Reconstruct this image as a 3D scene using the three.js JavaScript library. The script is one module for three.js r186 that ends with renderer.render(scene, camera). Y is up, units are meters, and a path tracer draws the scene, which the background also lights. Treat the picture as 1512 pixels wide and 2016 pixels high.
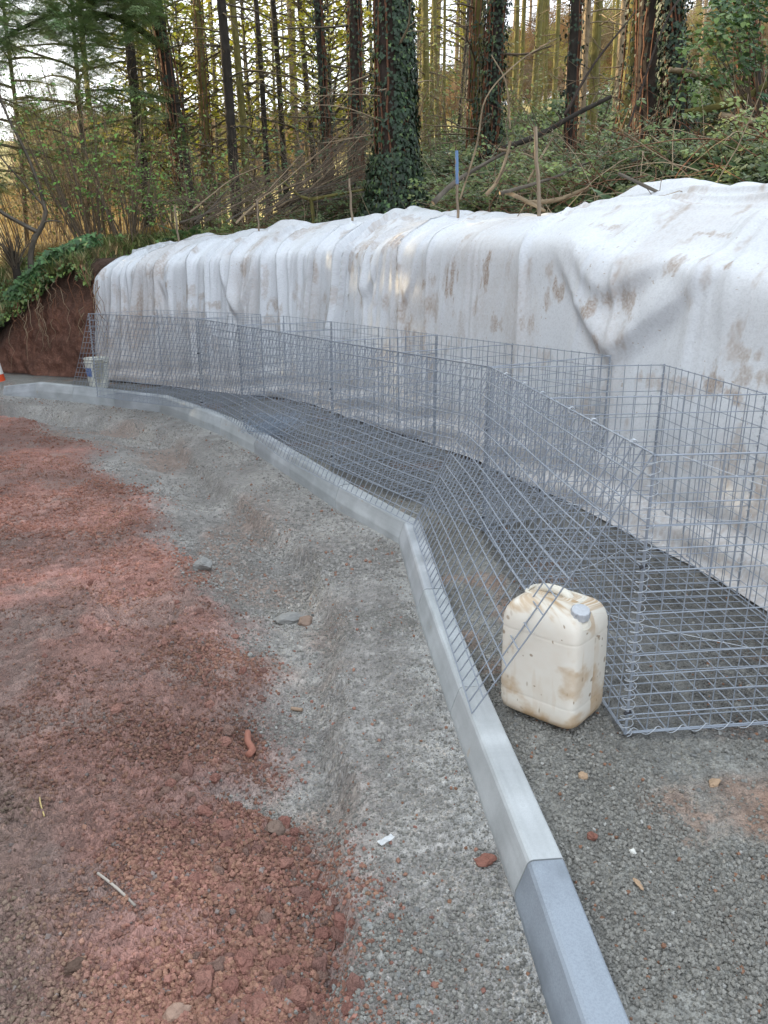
import * as THREE from 'three';
import { mergeGeometries } from 'three/addons/utils/BufferGeometryUtils.js';

// ---------------------------------------------------------------- camera, sky, sun, exposure
const scene = new THREE.Scene();
const camera = new THREE.PerspectiveCamera(66.58, 0.75, 0.05, 600);
camera.position.set(0, 1.563, 0);
camera.rotation.set(-17.6 * Math.PI / 180, 0, 0);
scene.add(camera);
const renderer = new THREE.WebGLRenderer({ antialias: true });
renderer.toneMapping = THREE.LinearToneMapping;
renderer.toneMappingExposure = 1.95;
renderer.shadowMap.enabled = true;
renderer.setSize(768, 1024);

const SUN = new THREE.Vector3(-0.82, 0.37, -0.42).normalize();
{
  const w = 512, h = 256, d = new Float32Array(w * h * 4);
  for (let j = 0; j < h; j++) for (let i = 0; i < w; i++) {
    const el = ((j + 0.5) / h - 0.5) * Math.PI, az = ((i + 0.5) / w - 0.5) * 2 * Math.PI;
    const y = Math.sin(el), x = Math.cos(el) * Math.cos(az), z = Math.cos(el) * Math.sin(az);
    const c = x * SUN.x + y * SUN.y + z * SUN.z;
    const hz = Math.exp(-Math.max(0, y) * 3.2), glow = Math.exp(-(1 - c) * 9), wide = Math.exp(-(1 - c) * 2);
    const o = (j * w + i) * 4, q = y < 0 ? 0.35 : 1;
    d[o] = q * (0.74 + 0.50 * hz + 1.5 * glow + 0.2 * wide);
    d[o + 1] = q * (0.85 + 0.42 * hz + 1.35 * glow + 0.17 * wide);
    d[o + 2] = q * (0.98 + 0.36 * hz + 1.05 * glow + 0.12 * wide);
    d[o + 3] = 1;
  }
  const t = new THREE.DataTexture(d, w, h, THREE.RGBAFormat, THREE.FloatType);
  t.mapping = THREE.EquirectangularReflectionMapping;
  t.colorSpace = THREE.LinearSRGBColorSpace;
  t.magFilter = t.minFilter = THREE.LinearFilter;
  t.needsUpdate = true;
  scene.background = t;
  scene.environment = t;
}
const sun = new THREE.DirectionalLight(0xffffff, 5);
sun.color.setRGB(1, 0.80, 0.50);
sun.position.copy(SUN).multiplyScalar(80).add(new THREE.Vector3(0, 0, -10));
sun.target.position.set(0, 0, -10);
sun.castShadow = true;
sun.shadow.mapSize.set(4096, 4096);
Object.assign(sun.shadow.camera, { left: -45, right: 45, top: 40, bottom: -40, near: 1, far: 200 });
scene.add(sun, sun.target);

// ---------------------------------------------------------------- helpers
function rng(seed) {
  let a = seed >>> 0;
  return () => { a = (a + 0x6D2B79F5) | 0; let t = Math.imul(a ^ (a >>> 15), 1 | a); t = (t + Math.imul(t ^ (t >>> 7), 61 | t)) ^ t; return ((t ^ (t >>> 14)) >>> 0) / 4294967296; };
}
const hash = (i, j, k) => { let h = Math.imul(i, 374761393) + Math.imul(j, 668265263) + Math.imul(k, 2147483647 ^ 0x5bd1e995) | 0; h = Math.imul(h ^ (h >>> 13), 1274126177); return ((h ^ (h >>> 16)) >>> 0) / 4294967296; };
const fade = (t) => t * t * (3 - 2 * t), mix = (a, b, t) => a + (b - a) * t, clamp = (x, a = 0, b = 1) => Math.min(b, Math.max(a, x));
const sst = (a, b, x) => fade(clamp((x - a) / (b - a)));
function noise(x, y, z = 0) {           // value noise in 0..1
  const i = Math.floor(x), j = Math.floor(y), k = Math.floor(z), u = fade(x - i), v = fade(y - j), w = fade(z - k);
  const f = (c) => mix(mix(hash(i, j, c), hash(i + 1, j, c), u), mix(hash(i, j + 1, c), hash(i + 1, j + 1, c), u), v);
  return w === 0 ? f(k) : mix(f(k), f(k + 1), w);
}
function fbm(x, y, o = 4, z = 0) { let s = 0, a = 0.5, t = 0; for (let i = 0; i < o; i++) { s += a * noise(x, y, z + i * 17.3); t += a; a *= 0.5; x = x * 2.03 + 5.1; y = y * 2.03 + 1.7; } return s / t; }
function cellular(x, y, seed = 0) {     // F1, F2 and the id of the nearest cell
  const ci = Math.floor(x), cj = Math.floor(y); let f1 = 9, f2 = 9, id = 0;
  for (let j = cj - 1; j <= cj + 1; j++) for (let i = ci - 1; i <= ci + 1; i++) {
    const dx = i + hash(i, j, seed) - x, dy = j + hash(i, j, seed + 7) - y, q = dx * dx + dy * dy;
    if (q < f1) { f2 = f1; f1 = q; id = hash(i, j, seed + 13); } else if (q < f2) f2 = q;
  }
  return [Math.sqrt(f1), Math.sqrt(f2), id];
}
function curve(table, x) {              // piecewise smooth table lookup
  if (x <= table[0][0]) return table[0][1];
  for (let i = 1; i < table.length; i++) if (x <= table[i][0]) { const [a, p] = table[i - 1], [b, q] = table[i]; return mix(p, q, fade((x - a) / (b - a))); }
  return table[table.length - 1][1];
}
const V = (x, y, z) => new THREE.Vector3(x, y, z);
const col = (r, g, b) => new THREE.Color().setRGB(r, g, b);
const used = {};
function numbered(name) { const n = used[name] = (used[name] ?? -1) + 1; return n ? `${name}_${String(n).padStart(3, '0')}` : name; }
function tag(o, label, category, group, kind) { if (label) o.userData.label = label; if (category) o.userData.category = category; if (group) o.userData.group = group; if (kind) o.userData.kind = kind; return o; }
function thing(name, label, category, at = [0, 0, 0], group) {
  const o = new THREE.Group(); o.name = numbered(name); o.position.set(...at); scene.add(o); return tag(o, label, category, group);
}
function obj(name, geo, mat, parent = scene) {
  const m = new THREE.Mesh(geo, mat); m.castShadow = m.receiveShadow = true;
  m.name = parent === scene ? numbered(name) : name; parent.add(m); return m;
}
function mesh(pos, idx, { uv, color } = {}) {
  const g = new THREE.BufferGeometry();
  g.setAttribute('position', new THREE.Float32BufferAttribute(pos, 3));
  if (uv) g.setAttribute('uv', new THREE.Float32BufferAttribute(uv, 2));
  if (color) g.setAttribute('color', new THREE.Float32BufferAttribute(color, 3));
  g.setIndex(idx); g.computeVertexNormals(); return g;
}
class Tubes {                           // collects tapered tubes into one geometry
  constructor() { this.p = []; this.i = []; this.uv = []; }
  add(pts, radii, sides = 5, cap = true, wob = 0, seed = 1) {
    const n = pts.length, base = this.p.length / 3; let along = 0;
    const up = V(0, 0, 0), T = V(0, 0, 0), A = V(0, 0, 0), B = V(0, 0, 0);
    T.subVectors(pts[n - 1], pts[0]).normalize(); up.set(Math.abs(T.y) > 0.9 ? 1 : 0, Math.abs(T.y) > 0.9 ? 0 : 1, 0);
    for (let k = 0; k < n; k++) {
      T.subVectors(pts[Math.min(n - 1, k + 1)], pts[Math.max(0, k - 1)]).normalize();
      A.crossVectors(up, T).normalize(); B.crossVectors(T, A);
      if (k) along += pts[k].distanceTo(pts[k - 1]);
      const r = Array.isArray(radii) ? radii[k] : radii;
      for (let s = 0; s <= sides; s++) {
        const a = (s % sides) / sides * 2 * Math.PI, q = r * (1 + (wob ? wob * (noise(Math.cos(a) * 1.7 + seed, along / (r * 5 + 1e-4), Math.sin(a) * 1.7 + seed) - 0.5) : 0));
        this.p.push(pts[k].x + (A.x * Math.cos(a) + B.x * Math.sin(a)) * q, pts[k].y + (A.y * Math.cos(a) + B.y * Math.sin(a)) * q, pts[k].z + (A.z * Math.cos(a) + B.z * Math.sin(a)) * q);
        this.uv.push(s / sides * 2 * Math.PI * Math.max(r, 0.01), along);
      }
    }
    const w = sides + 1;
    for (let k = 0; k < n - 1; k++) for (let s = 0; s < sides; s++) { const a = base + k * w + s, b = a + w; this.i.push(a, a + 1, b, a + 1, b + 1, b); }
    if (cap) for (const k of [0, n - 1]) for (let s = 1; s < sides - 1; s++) { const a = base + k * w; if (k) this.i.push(a, a + s, a + s + 1); else this.i.push(a, a + s + 1, a + s); }
    return this;
  }
  geo() { return mesh(this.p, this.i, { uv: this.uv }); }
}
function spline(pts, n) { const c = new THREE.CatmullRomCurve3(pts.map((p) => V(...p))); return c.getPoints(n); }
const lerpN = (a, b, n) => Array.from({ length: n + 1 }, (_, i) => mix(a, b, i / n));
const D3 = new THREE.Object3D();
function instances(name, geo, mat, parent, list, label, category) {   // list: {p, q | r, s, c}
  const m = new THREE.InstancedMesh(geo, mat, list.length); const c = new THREE.Color();
  list.forEach((e, k) => {
    D3.position.copy(e.p); if (e.q) D3.quaternion.copy(e.q); else D3.rotation.set(...e.r);
    if (Array.isArray(e.s)) D3.scale.set(...e.s); else D3.scale.setScalar(e.s);
    D3.updateMatrix(); m.setMatrixAt(k, D3.matrix); m.setColorAt(k, c.setRGB(...e.c));
  });
  m.castShadow = m.receiveShadow = true; m.userData.kind = 'stuff'; m.name = parent === scene ? numbered(name) : name;
  parent.add(m); return tag(m, label, category);
}

// ---------------------------------------------------------------- textures and materials
function dataTex(w, h, f, srgb) {       // f(i, j) returns [r, g, b] as stored values in 0..1
  const d = new Uint8Array(w * h * 4);
  for (let j = 0; j < h; j++) for (let i = 0; i < w; i++) { const c = f(i, j), o = (j * w + i) * 4; d[o] = clamp(c[0]) * 255; d[o + 1] = clamp(c[1]) * 255; d[o + 2] = clamp(c[2]) * 255; d[o + 3] = 255; }
  const t = new THREE.DataTexture(d, w, h); t.wrapS = t.wrapT = THREE.RepeatWrapping; t.magFilter = THREE.LinearFilter; t.minFilter = THREE.LinearMipmapLinearFilter; t.generateMipmaps = true;
  if (srgb) t.colorSpace = THREE.SRGBColorSpace; t.needsUpdate = true; return t;
}
function tiled(f, n) {                  // blends a function of 0..1 with its shifted self so that it tiles
  return (i, j) => { const x = i / n, y = j / n, a = fade(clamp((x - 0.75) * 4)), b = fade(clamp((y - 0.75) * 4));
    let v = f(x, y); if (a > 0) v = mix(v, f(x - 1, y), a); if (b > 0) { let w = f(x, y - 1); if (a > 0) w = mix(w, f(x - 1, y - 1), a); v = mix(v, w, b); } return v; };
}
function pair(n, f, lo, hi) { const g = tiled(f, n), h = new Float32Array(n * n); for (let j = 0; j < n; j++) for (let i = 0; i < n; i++) h[j * n + i] = g(i, j); return { h, bump: dataTex(n, n, (i, j) => { const v = h[j * n + i]; return [v, v, v]; }), tone: dataTex(n, n, (i, j) => { const v = mix(lo, hi, h[j * n + i]); return [v, v, v]; }) }; }
const gritH = pair(512, (x, y) => { const a = cellular(x * 34, y * 34, 3), b = cellular(x * 80, y * 80, 5); return clamp(0.45 * (1 - a[0]) * (0.4 + a[2]) + 0.35 * (1 - b[0]) + 0.3 * fbm(x * 20, y * 20, 3)); }, 0, 1);
const gritTone = dataTex(512, 512, (() => {
  const f = tiled((x, y) => { const a = cellular(x * 34, y * 34, 3), b = cellular(x * 80, y * 80, 5); return 0.30 * a[2] + 0.34 * b[2] + 0.36 * fbm(x * 30, y * 30, 4); }, 512);
  const g = tiled((x, y) => cellular(x * 80, y * 80, 5)[2], 512);
  return (i, j) => { const v = 0.58 + 0.5 * f(i, j), k = g(i, j); return [v + 0.05 * (k > 0.9), v, v - 0.05 * (k > 0.86)]; };
})());
const fine = pair(512, (x, y) => fbm(x * 14, y * 14, 5), 0.72, 1.0);
const barkT = pair(512, (x, y) => { const w = x * 9 + 1.5 * fbm(x * 6, y * 4, 3); const r = 1 - Math.abs(2 * noise(w * 2, y * 5) - 1); return clamp(0.55 * r + 0.5 * fbm(x * 24, y * 10, 4)); }, 0.35, 1.0);
const clothB = pair(512, (x, y) => 0.5 * noise(x * 170, y * 60) + 0.5 * noise(x * 60, y * 170, 3), 0.9, 1.0);
function std(r, g, b, rough = 0.9, extra = {}) { return new THREE.MeshStandardMaterial({ color: col(r, g, b), roughness: rough, ...extra }); }
const bark = (r, g, b) => std(r, g, b, 0.95, { map: barkT.tone, bumpMap: barkT.bump, bumpScale: 0.02 });
const leafMat = (r = 1, g = 1, b = 1, t = 0.35, rough = 0.55) => t ? new THREE.MeshPhysicalMaterial({ color: col(r, g, b), roughness: rough, transmission: t, thickness: 0, side: THREE.DoubleSide }) : std(r, g, b, rough, { side: THREE.DoubleSide });
const M = {
  ground: new THREE.MeshStandardMaterial({ vertexColors: true, roughness: 0.95, map: gritTone, bumpMap: gritH.bump, bumpScale: 0.03 }),
  bank: new THREE.MeshStandardMaterial({ vertexColors: true, roughness: 1, map: fine.tone, bumpMap: gritH.bump, bumpScale: 0.02 }),
  soil: new THREE.MeshStandardMaterial({ vertexColors: true, roughness: 1, map: gritTone, bumpMap: gritH.bump, bumpScale: 0.02 }),
  wire: std(0.27, 0.30, 0.345, 0.55),
  spiral: std(0.50, 0.53, 0.57, 0.45),
  clip: std(0.03, 0.03, 0.035, 0.5),
  kerb: [[0.52, 0.55, 0.565], [0.56, 0.585, 0.595], [0.30, 0.34, 0.39], [0.53, 0.555, 0.58]].map((c) => std(...c, 0.62)),
  wetBark: bark(0.035, 0.028, 0.02), darkBark: bark(0.045, 0.036, 0.028), redBark: bark(0.055, 0.038, 0.028), mossBark: bark(0.21, 0.185, 0.055), paleBark: bark(0.36, 0.27, 0.17), greyBark: bark(0.17, 0.145, 0.115),
  twig: std(0.15, 0.112, 0.078, 0.9), darkTwig: std(0.11, 0.088, 0.062, 0.9), paleTwig: std(0.32, 0.24, 0.155, 0.9), redTwig: std(0.17, 0.075, 0.04, 0.9),
  leaf: leafMat(1, 1, 1, 0.35, 0.8), gloss: leafMat(1, 1, 1, 0, 0.6), needle: leafMat(1, 1, 1, 0, 0.7), grass: leafMat(1, 1, 1, 0, 0.8),
  cutWood: std(0.52, 0.36, 0.19, 0.8, { map: fine.tone }),
  stone: std(1, 1, 1, 0.92, { bumpMap: fine.bump, bumpScale: 0.004 }),
};

// ---------------------------------------------------------------- the lie of the land
// cut face of the bank (foot of the wall), from the near right to the far left
const WALL = [[2.45, -1.2], [2.12, -2.6], [1.94, -3.64], [1.64, -4.5], [0.85, -6.45], [-0.95, -9.45], [-4.05, -11.3], [-6.2, -12.2], [-9.5, -12.6], [-40, -14]];
WALL.unshift([3.4, 3], [2.8, 0.2]);
const WL = [0]; for (let i = 1; i < WALL.length; i++) WL.push(WL[i - 1] + Math.hypot(WALL[i][0] - WALL[i - 1][0], WALL[i][1] - WALL[i - 1][1]));
const U0 = WL[2]; for (let i = 0; i < WL.length; i++) WL[i] -= U0;       // u = 0 at (2.45, -1.2)
function wallUS(x, z) {
  let best = 1e9, u = 0, s = 0;
  for (let i = 0; i < WALL.length - 1; i++) {
    const [ax, az] = WALL[i], [bx, bz] = WALL[i + 1], ex = bx - ax, ez = bz - az, l = Math.hypot(ex, ez), t = clamp(((x - ax) * ex + (z - az) * ez) / (l * l));
    const px = x - ax - t * ex, pz = z - az - t * ez, d = Math.hypot(px, pz);
    if (d < best) { best = d; u = WL[i] + t * l; s = (-(x - ax) * ez + (z - az) * ex) / l > 0 ? d : -d; }
  }
  return [u, s];
}
function wallAt(u) {                    // point and backward normal of the smoothed wall line
  const one = (q) => { let i = 0; while (i < WL.length - 2 && q > WL[i + 1]) i++; const t = (q - WL[i]) / (WL[i + 1] - WL[i]); return [mix(WALL[i][0], WALL[i + 1][0], t), mix(WALL[i][1], WALL[i + 1][1], t)]; };
  let x = 0, z = 0; for (const d of [-0.4, -0.2, 0, 0.2, 0.4]) { const p = one(u + d); x += p[0] / 5; z += p[1] / 5; }
  const a = one(u - 0.6), b = one(u + 0.6), l = Math.hypot(b[0] - a[0], b[1] - a[1]);
  return { x, z, nx: -(b[1] - a[1]) / l, nz: (b[0] - a[0]) / l };
}
const FACE = [[-6, 1.5], [3, 1.55], [5, 1.72], [10, 1.68], [12, 1.62], [12.6, 1.6], [13, 1.6], [13.4, 1.46], [13.9, 1.16], [14.3, 0.9], [15, 0.48], [17, 0.35], [20, 0.3], [50, 0.2]];
const CREST = [[-6, 1.8], [3, 1.8], [5, 1.88], [12, 1.8], [13, 1.82], [14.3, 1.62], [16, 1.25], [20, 0.8], [50, 0.5]];
function bankY(x, z, us) {
  const [u, s] = us ?? wallUS(x, z), D = Math.hypot(x, z), a = x / Math.max(1, -z);
  const f = curve(FACE, u), c = curve(CREST, u), k = curve([[-0.4, 0.05], [-0.2, 0.08], [0, 0.19], [0.12, 0.255], [0.4, 0.27]], a);
  let y = s < 1.3 ? mix(f, c, sst(0, 1.3, s)) : c + k * (s - 1.3);
  const far = 1.563 + D * curve([[-0.5, 0.125], [-0.1, 0.138], [0.08, 0.165], [0.4, 0.175]], a) * sst(6, 45, D);
  y = mix(y, far, sst(20, 62, D));
  if (D > 95) y -= (D - 95) * (D - 95) * 0.006;
  return y - 0.45 * sst(13.0, 12.7, u) * sst(1.4, 0.8, s) + 0.10 * (fbm(x * 0.9, z * 0.9, 3) - 0.5) * sst(0.3, 2, s);
}
// kerb line: back top edge, from behind the camera to the far left
const KERB = [[0.56, -0.75], [0.487, -1.73], [0.385, -2.64], [0.295, -3.58], [0.222, -4.66], [-0.24, -5.52], [-0.68, -6.43], [-1.12, -7.32], [-1.62, -8.16], [-2.14, -8.92], [-2.66, -9.60], [-3.37, -10.02], [-4.06, -10.42], [-4.70, -10.74], [-5.25, -10.95]];
const KEXT = [[0.72, 1.5], ...KERB, [-9, -12.1], [-40, -13.4]];
function kerbD(x, z) {                  // signed distance: positive on the gabion side
  let best = 1e9, s = 0;
  for (let i = 0; i < KEXT.length - 1; i++) {
    const [ax, az] = KEXT[i], [bx, bz] = KEXT[i + 1], ex = bx - ax, ez = bz - az, l = Math.hypot(ex, ez), t = clamp(((x - ax) * ex + (z - az) * ez) / (l * l));
    const d = Math.hypot(x - ax - t * ex, z - az - t * ez);
    if (d < best) { best = d; s = (-(x - ax) * ez + (z - az) * ex) / l > 0 ? d : -d; }
  }
  return s;
}
// edge between grey haunch and red rubble: x as a function of z
const REDX = [[-14, -9], [-10.4, -5.3], [-8.76, -3.79], [-7.41, -2.84], [-5.7, -1.72], [-5.03, -1.5], [-4.37, -1.13], [-4.05, -1.08], [-3.6, -0.74], [-3.08, -0.47], [-2.7, -0.44], [-2.45, -0.42], [-2.28, -0.55], [-2.16, -0.34], [-1.93, -0.18], [-1.75, -0.1], [-1.4, -0.09], [0, 0.05], [4, 0.2]];
const MUDX = [[-14, -12], [-4, -2.9], [-2.47, -1.38], [-2.04, -1.0], [-1.7, -0.82], [-1.39, -0.68], [0, -0.3]];
function redness(x, z) { const e = curve(REDX, z) + 0.16 * (fbm(x * 5, z * 5, 3, 4) - 0.5) + 0.3 * (fbm(x * 1.3, z * 1.3, 2, 8) - 0.5); return sst(0.17, -0.19, x - e + 0.12 * (fbm(x * 16, z * 16, 3, 14) - 0.5)); }
function crumb(x, z) {                    // packed crumbs and small clods with gaps between them
  const wx = x + 0.012 * noise(x * 40, z * 40, 1), wz = z + 0.012 * noise(x * 40, z * 40, 6), c = cellular(wx * 24, wz * 24, 2), q = cellular(wx * 55, wz * 55, 4), t = cellular(wx * 115, wz * 115, 6);
  return 0.021 * c[2] * c[2] * sst(0, 0.4, c[1] - c[0]) + 0.011 * q[2] * sst(0, 0.45, q[1] - q[0]) + 0.006 * t[2] * sst(0, 0.5, t[1] - t[0]);
}
function groundY(x, z, kd = kerbD(x, z)) {
  if (kd > 0) return -0.012 + (Math.abs(z) < 6 && Math.abs(x) < 5 ? 0.42 * (0.4 + fbm(x * 3, z * 3, 3, 71)) * crumb(x + 9, z) : 0) + 0.022 * (fbm(x * 4, z * 4, 4) - 0.5) - 0.03 * Math.exp(-kd * kd / 0.012) + 0.006 * (noise(x * 40, z * 40) - 0.5);
  const d = -kd, lip = 0.60 + 0.24 * (fbm(x * 1.1, z * 1.1, 3, 3) - 0.5) * 2 + 0.10 * (fbm(x * 6, z * 6, 3, 13) - 0.5);
  let y = -0.096 - 0.055 * sst(-3.6, -6, z) - 0.02 * sst(-8, -10, z) - 0.06 * clamp(d - 0.1, 0, lip) - 0.12 * sst(lip - 0.04, lip + 0.06, d) + 0.09 * sst(lip + 0.15, lip + 0.7, d);
  const r = redness(x, z), flat = sst(0.15, 0.6, d);
  y += r * (0.03 + 0.07 * (fbm(x * 2.3, z * 2.3, 3, 6) - 0.5) + 0.035 * Math.exp(-Math.pow((x - curve(REDX, z) + 0.16) / 0.13, 2)) * sst(-4.2, -2.4, z));
  y += 0.05 * (fbm(x * 3.1, z * 3.1, 4, 9) - 0.5) * flat + 0.03 * (fbm(x * 11, z * 11, 3, 2) - 0.5) * (0.35 + 0.65 * flat);
  if (Math.abs(z) < 11 && Math.abs(x) < 6) {
    const n = 0.35 + 1.1 * fbm(x * 3.3, z * 3.3, 3, 66), k = mix(0.36, 1, r) * n;
    y += k * crumb(x, z);
  }
  return y;
}
function inBasket(x, z) { const l = curve([[-11, -4.4], [-9.8, -3.55], [-8.7, -2.03], [-7.73, -1.4], [-6.1, -0.41], [-4.52, 0.61], [-2.35, 0.84], [-2.3, 9]], z); return x > l - 0.02 ? 0.5 : 1.5; }   // basket fill: darker for damp, with the wires' shading put into its colour
const dust = (x, z) => 0.74 + 0.52 * sst(0.32, 0.68, fbm(x * 1.5 + 2, z * 1.5, 4, 33)) + 0.16 * (fbm(x * 7, z * 7, 3, 35) - 0.5);   // paler, drier patches of the red soil
// one sheet of ground out to the horizon, finest where the picture looks at it from close by
function lines(spec) { const o = [spec[0]]; for (let i = 1; i < spec.length; i += 2) { const step = spec[i], to = spec[i + 1], n = Math.max(1, Math.round((to - o[o.length - 1]) / step)), a = o[o.length - 1]; for (let k = 1; k <= n; k++) o.push(mix(a, to, k / n)); } return o; }
const ground = (() => {
  const xs = lines([-160, 30, -40, 6, -10, 0.6, -6, 0.045, -3, 0.022, -1.9, 0.016, -1.1, 0.0095, 1.15, 0.016, 1.7, 0.05, 2.6, 1, 8, 10, 40, 30, 160]);
  const zs = lines([-170, 30, -30, 4, -14, 0.3, -12, 0.05, -8.5, 0.026, -6, 0.018, -4, 0.016, -2.8, 0.0095, -1.2, 0.02, -1, 0.2, 0.4, 1, 4, 12, 40, 30, 160]);
  const p = [], c = [], uv = [], idx = [], nx = xs.length;
  for (const z of zs) for (const x of xs) {
    const kd = kerbD(x, z), [wu, ws] = wallUS(x, z), near = Math.abs(x) < 9 && z > -15 && z < 3;
    let y = near ? groundY(x, z, kd) : -0.2; if (ws > 0.1) y = -0.2 - Math.min(1, ws * 0.3);
    p.push(x, y, z); uv.push(x / 0.62, z / 0.62);
    const n1 = fbm(x * 2.2, z * 2.2, 4, 21), n2 = fbm(x * 9, z * 9, 3, 31), n3 = noise(x * 45, z * 45, 3);
    let R, G, B;
    if (kd > 0) {                                   // blinding of the gabion bed: grey, damp and darker in patches
      const t = sst(0.35, 0.65, n1); R = mix(0.285, 0.215, t); G = mix(0.278, 0.208, t); B = mix(0.254, 0.188, t);
      const rust = sst(0.64, 0.74, fbm(x * 3.4 + 3, z * 3.4, 4, 41)) * 0.4 + 0.6 * sst(0.3, 0.05, Math.hypot(x - 1.22, (z + 1.98) * 1.3) + 0.22 * (n2 - 0.5));
      R = mix(R, 0.30, rust); G = mix(G, 0.14, rust); B = mix(B, 0.075, rust);
      const dampAndShade = sst(1.02, 0.9, inBasket(x, z)) * 0.28; R *= 1 - dampAndShade; G *= 1 - dampAndShade * 0.97; B *= 1 - dampAndShade * 0.9;  // damp and the shade of the wires, both painted into the bed
      const foot = sst(-0.16, -0.03, ws + 0.1 * (n2 - 0.5)); R = mix(R, 0.07, foot); G = mix(G, 0.042, foot); B = mix(B, 0.032, foot);  // dark line along the sheet's foot: brown soil plus painted shadow
    } else {
      const r = redness(x, z), m = sst(0.15, -0.25, x - curve(MUDX, z) + 0.3 * (n1 - 0.5)), d = -kd;
      const t = sst(0.3, 0.7, n1); R = mix(0.375, 0.272, t); G = mix(0.355, 0.255, t); B = mix(0.33, 0.238, t);
      const pale = sst(0.3, 0.08, d + 0.25 * (n2 - 0.5)) * sst(0.3, 0.62, n1 + 0.15); R = mix(R, 0.43, pale); G = mix(G, 0.42, pale); B = mix(B, 0.40, pale);
      const brown = sst(0.48, 0.68, fbm(x * 1.9 + 7, z * 1.9, 4, 51)) * sst(0.35, 0.8, d) * 0.7; R = mix(R, 0.285, brown); G = mix(G, 0.20, brown); B = mix(B, 0.16, brown);
      const rr = r * (0.75 + 0.25 * n2), k = sst(0.3, 0.7, n1);
      R = mix(R, mix(0.35, 0.275, k), rr); G = mix(G, mix(0.165, 0.138, k), rr); B = mix(B, mix(0.128, 0.108, k), rr);
      const pt = dust(x, z); R *= mix(1, pt, r); G *= mix(1, mix(pt, 1.06, 0.25), r); B *= mix(1, mix(pt, 1.1, 0.3), r);
      const grey = r * sst(0.56, 0.7, fbm(x * 4.5, z * 4.5, 3, 61)) * 0.5; R = mix(R, 0.24, grey); G = mix(G, 0.185, grey); B = mix(B, 0.16, grey);
      R = mix(R, 0.215, m * 0.85); G = mix(G, 0.148, m * 0.85); B = mix(B, 0.122, m * 0.85);
    }
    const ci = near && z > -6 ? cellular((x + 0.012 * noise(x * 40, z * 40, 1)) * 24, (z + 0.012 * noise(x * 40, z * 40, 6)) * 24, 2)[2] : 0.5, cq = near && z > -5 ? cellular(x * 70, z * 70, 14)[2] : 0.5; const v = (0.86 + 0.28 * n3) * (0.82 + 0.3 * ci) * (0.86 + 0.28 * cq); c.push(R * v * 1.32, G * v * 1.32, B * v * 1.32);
  }
  for (let j = 0; j < zs.length - 1; j++) for (let i = 0; i < nx - 1; i++) { const a = j * nx + i; idx.push(a, a + nx, a + 1, a + 1, a + nx, a + nx + 1); }
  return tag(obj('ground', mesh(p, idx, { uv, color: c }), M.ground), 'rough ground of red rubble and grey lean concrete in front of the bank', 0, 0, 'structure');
})();
// bank top, wood floor and the hillside field beyond
const hillside = (() => {
  const xs = lines([-150, 8, -60, 3, -25, 0.8, -10, 0.2, 6, 0.6, 14, 2, 40, 8, 150]), zs = lines([-150, 5, -60, 2, -30, 0.6, -18, 0.2, -2, 0.4, 3]);
  const p = [], c = [], uv = [], idx = [], keep = [], nx = xs.length;
  for (const z of zs) for (const x of xs) {
    const us = wallUS(x, z), D = Math.hypot(x, z); keep.push(us[1] > 0.12);
    p.push(x, bankY(x, z, us), z); uv.push(x / 1.1, z / 1.1);
    const n = fbm(x * 0.8, z * 0.8, 4, 5), n2 = fbm(x * 0.13, z * 0.13, 3, 9), field = Math.max(sst(-4.5, -7.5, x + 0.17 * (z + 13)) * sst(12.5, 15, D), sst(27, 36, D + 5 * (n2 - 0.5)));
    let R = mix(0.07, 0.12, n), G = mix(0.065, 0.10, n), B = mix(0.035, 0.05, n);
    R = mix(R, mix(0.40, 0.58, n2), field); G = mix(G, mix(0.36, 0.46, n2), field); B = mix(B, mix(0.12, 0.24, n2), field);
    const v = 0.75 + 0.5 * noise(x * 3, z * 3, 5); c.push(R * v, G * v, B * v);
  }
  for (let j = 0; j < zs.length - 1; j++) for (let i = 0; i < nx - 1; i++) { const a = j * nx + i; if (keep[a] && keep[a + 1] && keep[a + nx] && keep[a + nx + 1]) idx.push(a, a + nx, a + 1, a + 1, a + nx, a + nx + 1); }
  return tag(obj('hills', mesh(p, idx, { uv, color: c }), M.bank), 'wood floor rising behind the bank to a sunlit grassy hillside', 0, 0, 'structure');
})();
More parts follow.
